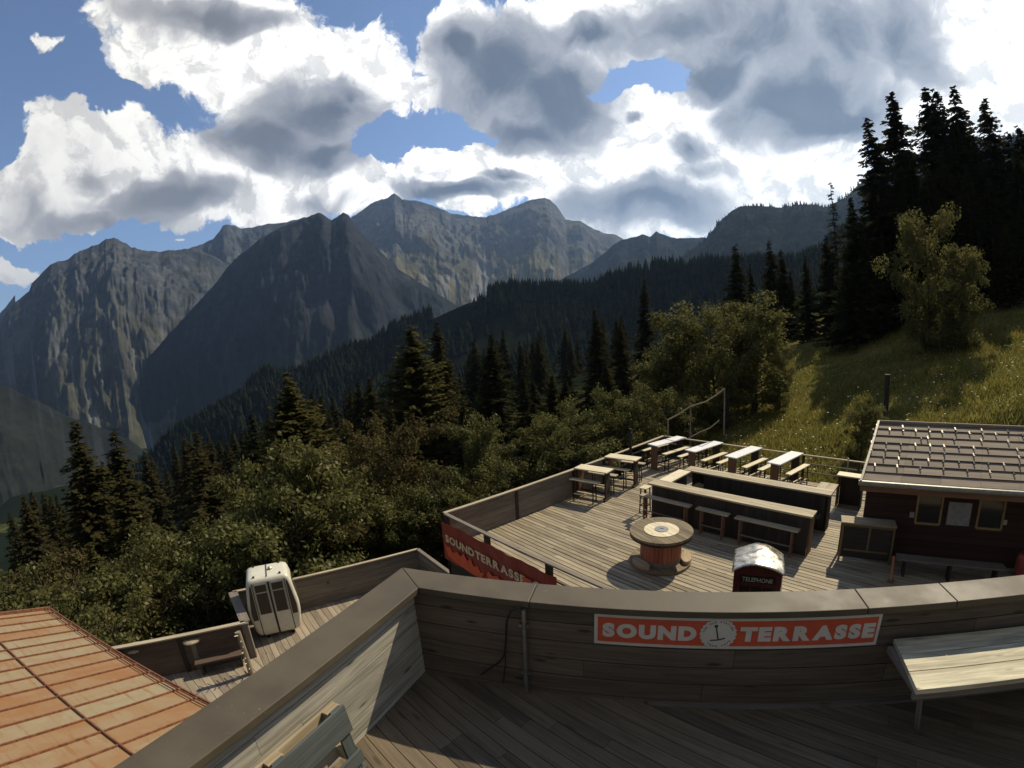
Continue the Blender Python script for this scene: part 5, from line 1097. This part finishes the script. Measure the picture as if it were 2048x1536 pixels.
# ------------------------------------------------------------------ rusty sheet roof at the lower left
P1, P2 = at(103, 1219, -1.5), at(414, 1408, -1.5); bE = float((P1 @ FN + P2 @ FN) / 2); aE = float(P1 @ F); SLO = .35
rf = thing('rusty_roof', 'rust orange sheet metal roof with raised seams in the lower left corner', 'roof')
def rp(a, d_, h=0.): v = F * a + FN * (bE - d_); return (v[0], v[1], -1.5 + SLO * d_ + h)
def alim(d_): # right limit set by the left parapet's outer face
    v = FN * (bE - d_); return float((2.92 - v @ LN) / (F @ LN))
PITCHA = .412; k = 0; a = -8.405 - 7 * .412; lap = 1.42
sheets = MB()
while a < -1.0:
    for dd0, dd1 in ((0, lap), (lap, 4.2)):
        a1_ = a + PITCHA; e0, e1 = min(a1_, alim(dd0)), min(a1_, alim(dd1)); 
        if alim(dd0) < a and alim(dd1) < a: continue
        q4 = [rp(min(max(a, aE), alim(dd0)), dd0), rp(e0, dd0), rp(e1, dd1), rp(min(max(a, aE), alim(dd1)), dd1)]
        sheets.poly(q4, [(0 + k * 3, dd0), (PITCHA + k * 3, dd0), (PITCHA + k * 3, dd1), (k * 3, dd1)], random.random())
        sheets.poly([(p[0], p[1], p[2] - .03) for p in q4][::-1], None, .3)
    a += PITCHA; k += 1
sheets.build('sheeting', M['rust'], rf)
a = -8.405 - 6 * .412
while a < -1.0:
    d1_ = 4.2
    while d1_ > 0 and alim(d1_) < a: d1_ -= .05
    if d1_ > .1: MB().bar(rp(a, 0, .012), rp(a, d1_, .012), .022, .03, (0, 0, 1)).build('seam', M['rustbar'], rf)
    a += PITCHA
for off, h, rr_ in ((-.02, .01, .022), (.05, .035, .012), (.11, .035, .010), (lap, .02, .018)):
    MB().tube([rp(a_, off, h) for a_ in np.linspace(aE - .05, alim(max(off, 0)) - .02, 14)], rr_, 7).build('eave_bar' if off < lap else 'lap_bar', M['rustbar'], rf, smooth=True)
MB().bar(rp(aE - .02, 0, .03), rp(aE - .02, 4.2, .03), .05, .07).build('verge', M['rustbar'], rf)
mb = MB(); mb.bar(rp(aE + .1, .2, -.1), rp(alim(.2), .2, -.1), .12, .14); 
q0 = np.array(rp(aE + .3, .5, -.1)); q1 = np.array(rp(alim(.5) - .1, .5, -.1)); 
for q_ in (q0, q1): mb.bar(tuple(q_), (q_[0], q_[1], -7.), .16, .16)
mb.build('support', M['dark'], rf)

# ------------------------------------------------------------------ stair rail and posts behind the terrace
def pd(px, py, d_): e = ray(px, py); s_ = d_ / math.hypot(e[0], e[1]); return np.array([0, 0, CZ]) + e * s_
sr_ = thing('stair_railing', 'thin bent handrail of a path climbing behind the far left terrace corner', 'handrail')
MB().tube([pd(1335, 840, 20), pd(1358, 828, 20), pd(1380, 813, 20), pd(1412, 803, 20), pd(1435, 788, 20), pd(1449, 777, 20)], .028, 8).build('handrail', M['rail'], sr_, smooth=True)
MB().tube([pd(1378, 876, 20), pd(1400, 864, 20), pd(1420, 856, 20), pd(1438, 841, 20)], .024, 8).build('handrail', M['rail'], sr_, smooth=True)
for px, y0, y1 in ((1336, 840, 905), (1381, 812, 905), (1449, 777, 870)): a_, b_ = pd(px, y0, 20), pd(px, y1, 20); MB().tube([a_, (a_[0], a_[1], b_[2])], .03, 8).build('post', M['grey'], sr_)
def gpost(px, y0, y1, r_, lb, mt='dark'):
    for d_ in np.arange(14, 60, .25):
        q_ = pd(px, y1, d_)
        if gz(q_[0], q_[1]) >= q_[2]: break
    t_ = pd(px, y0, d_); z0 = float(gz(q_[0], q_[1])); r = thing('meadow_post', lb, 'post', (q_[0], q_[1], z0)); MB().tube([(0, 0, -.1), (0, 0, t_[2] - z0)], r_, 8).build('pole', M[mt], r); MB().tube([(0, 0, t_[2] - z0), (0, 0, t_[2] - z0 + .03)], r_ * 1.2, 8).build('cap', M[mt], r)
gpost(1771, 750, 834, .13, 'dark wooden post standing alone in the meadow above the hut'); gpost(1454, 782, 862, .10, 'dark post at the lower edge of the meadow beside the handrail')
hv = bpy.data.materials.new('haze_air'); hv.use_nodes = True; hv.node_tree.nodes.clear(); q = G(hv.node_tree); pv = q.n('ShaderNodeVolumePrincipled'); o_ = q.n('ShaderNodeOutputMaterial'); q.ln(pv.outputs[0], o_.inputs['Volume'])
pv.inputs['Color'].default_value = (.36, .58, 1, 1); pv.inputs['Density'].default_value = 5.5e-5; pv.inputs['Anisotropy'].default_value = .35
hz = MB().box((0, 0, 200), (30000, 30000, 4400), 0, .5).build('haze', hv, kind='stuff', label='thin blue haze filling the valley air', category='haze')
#END
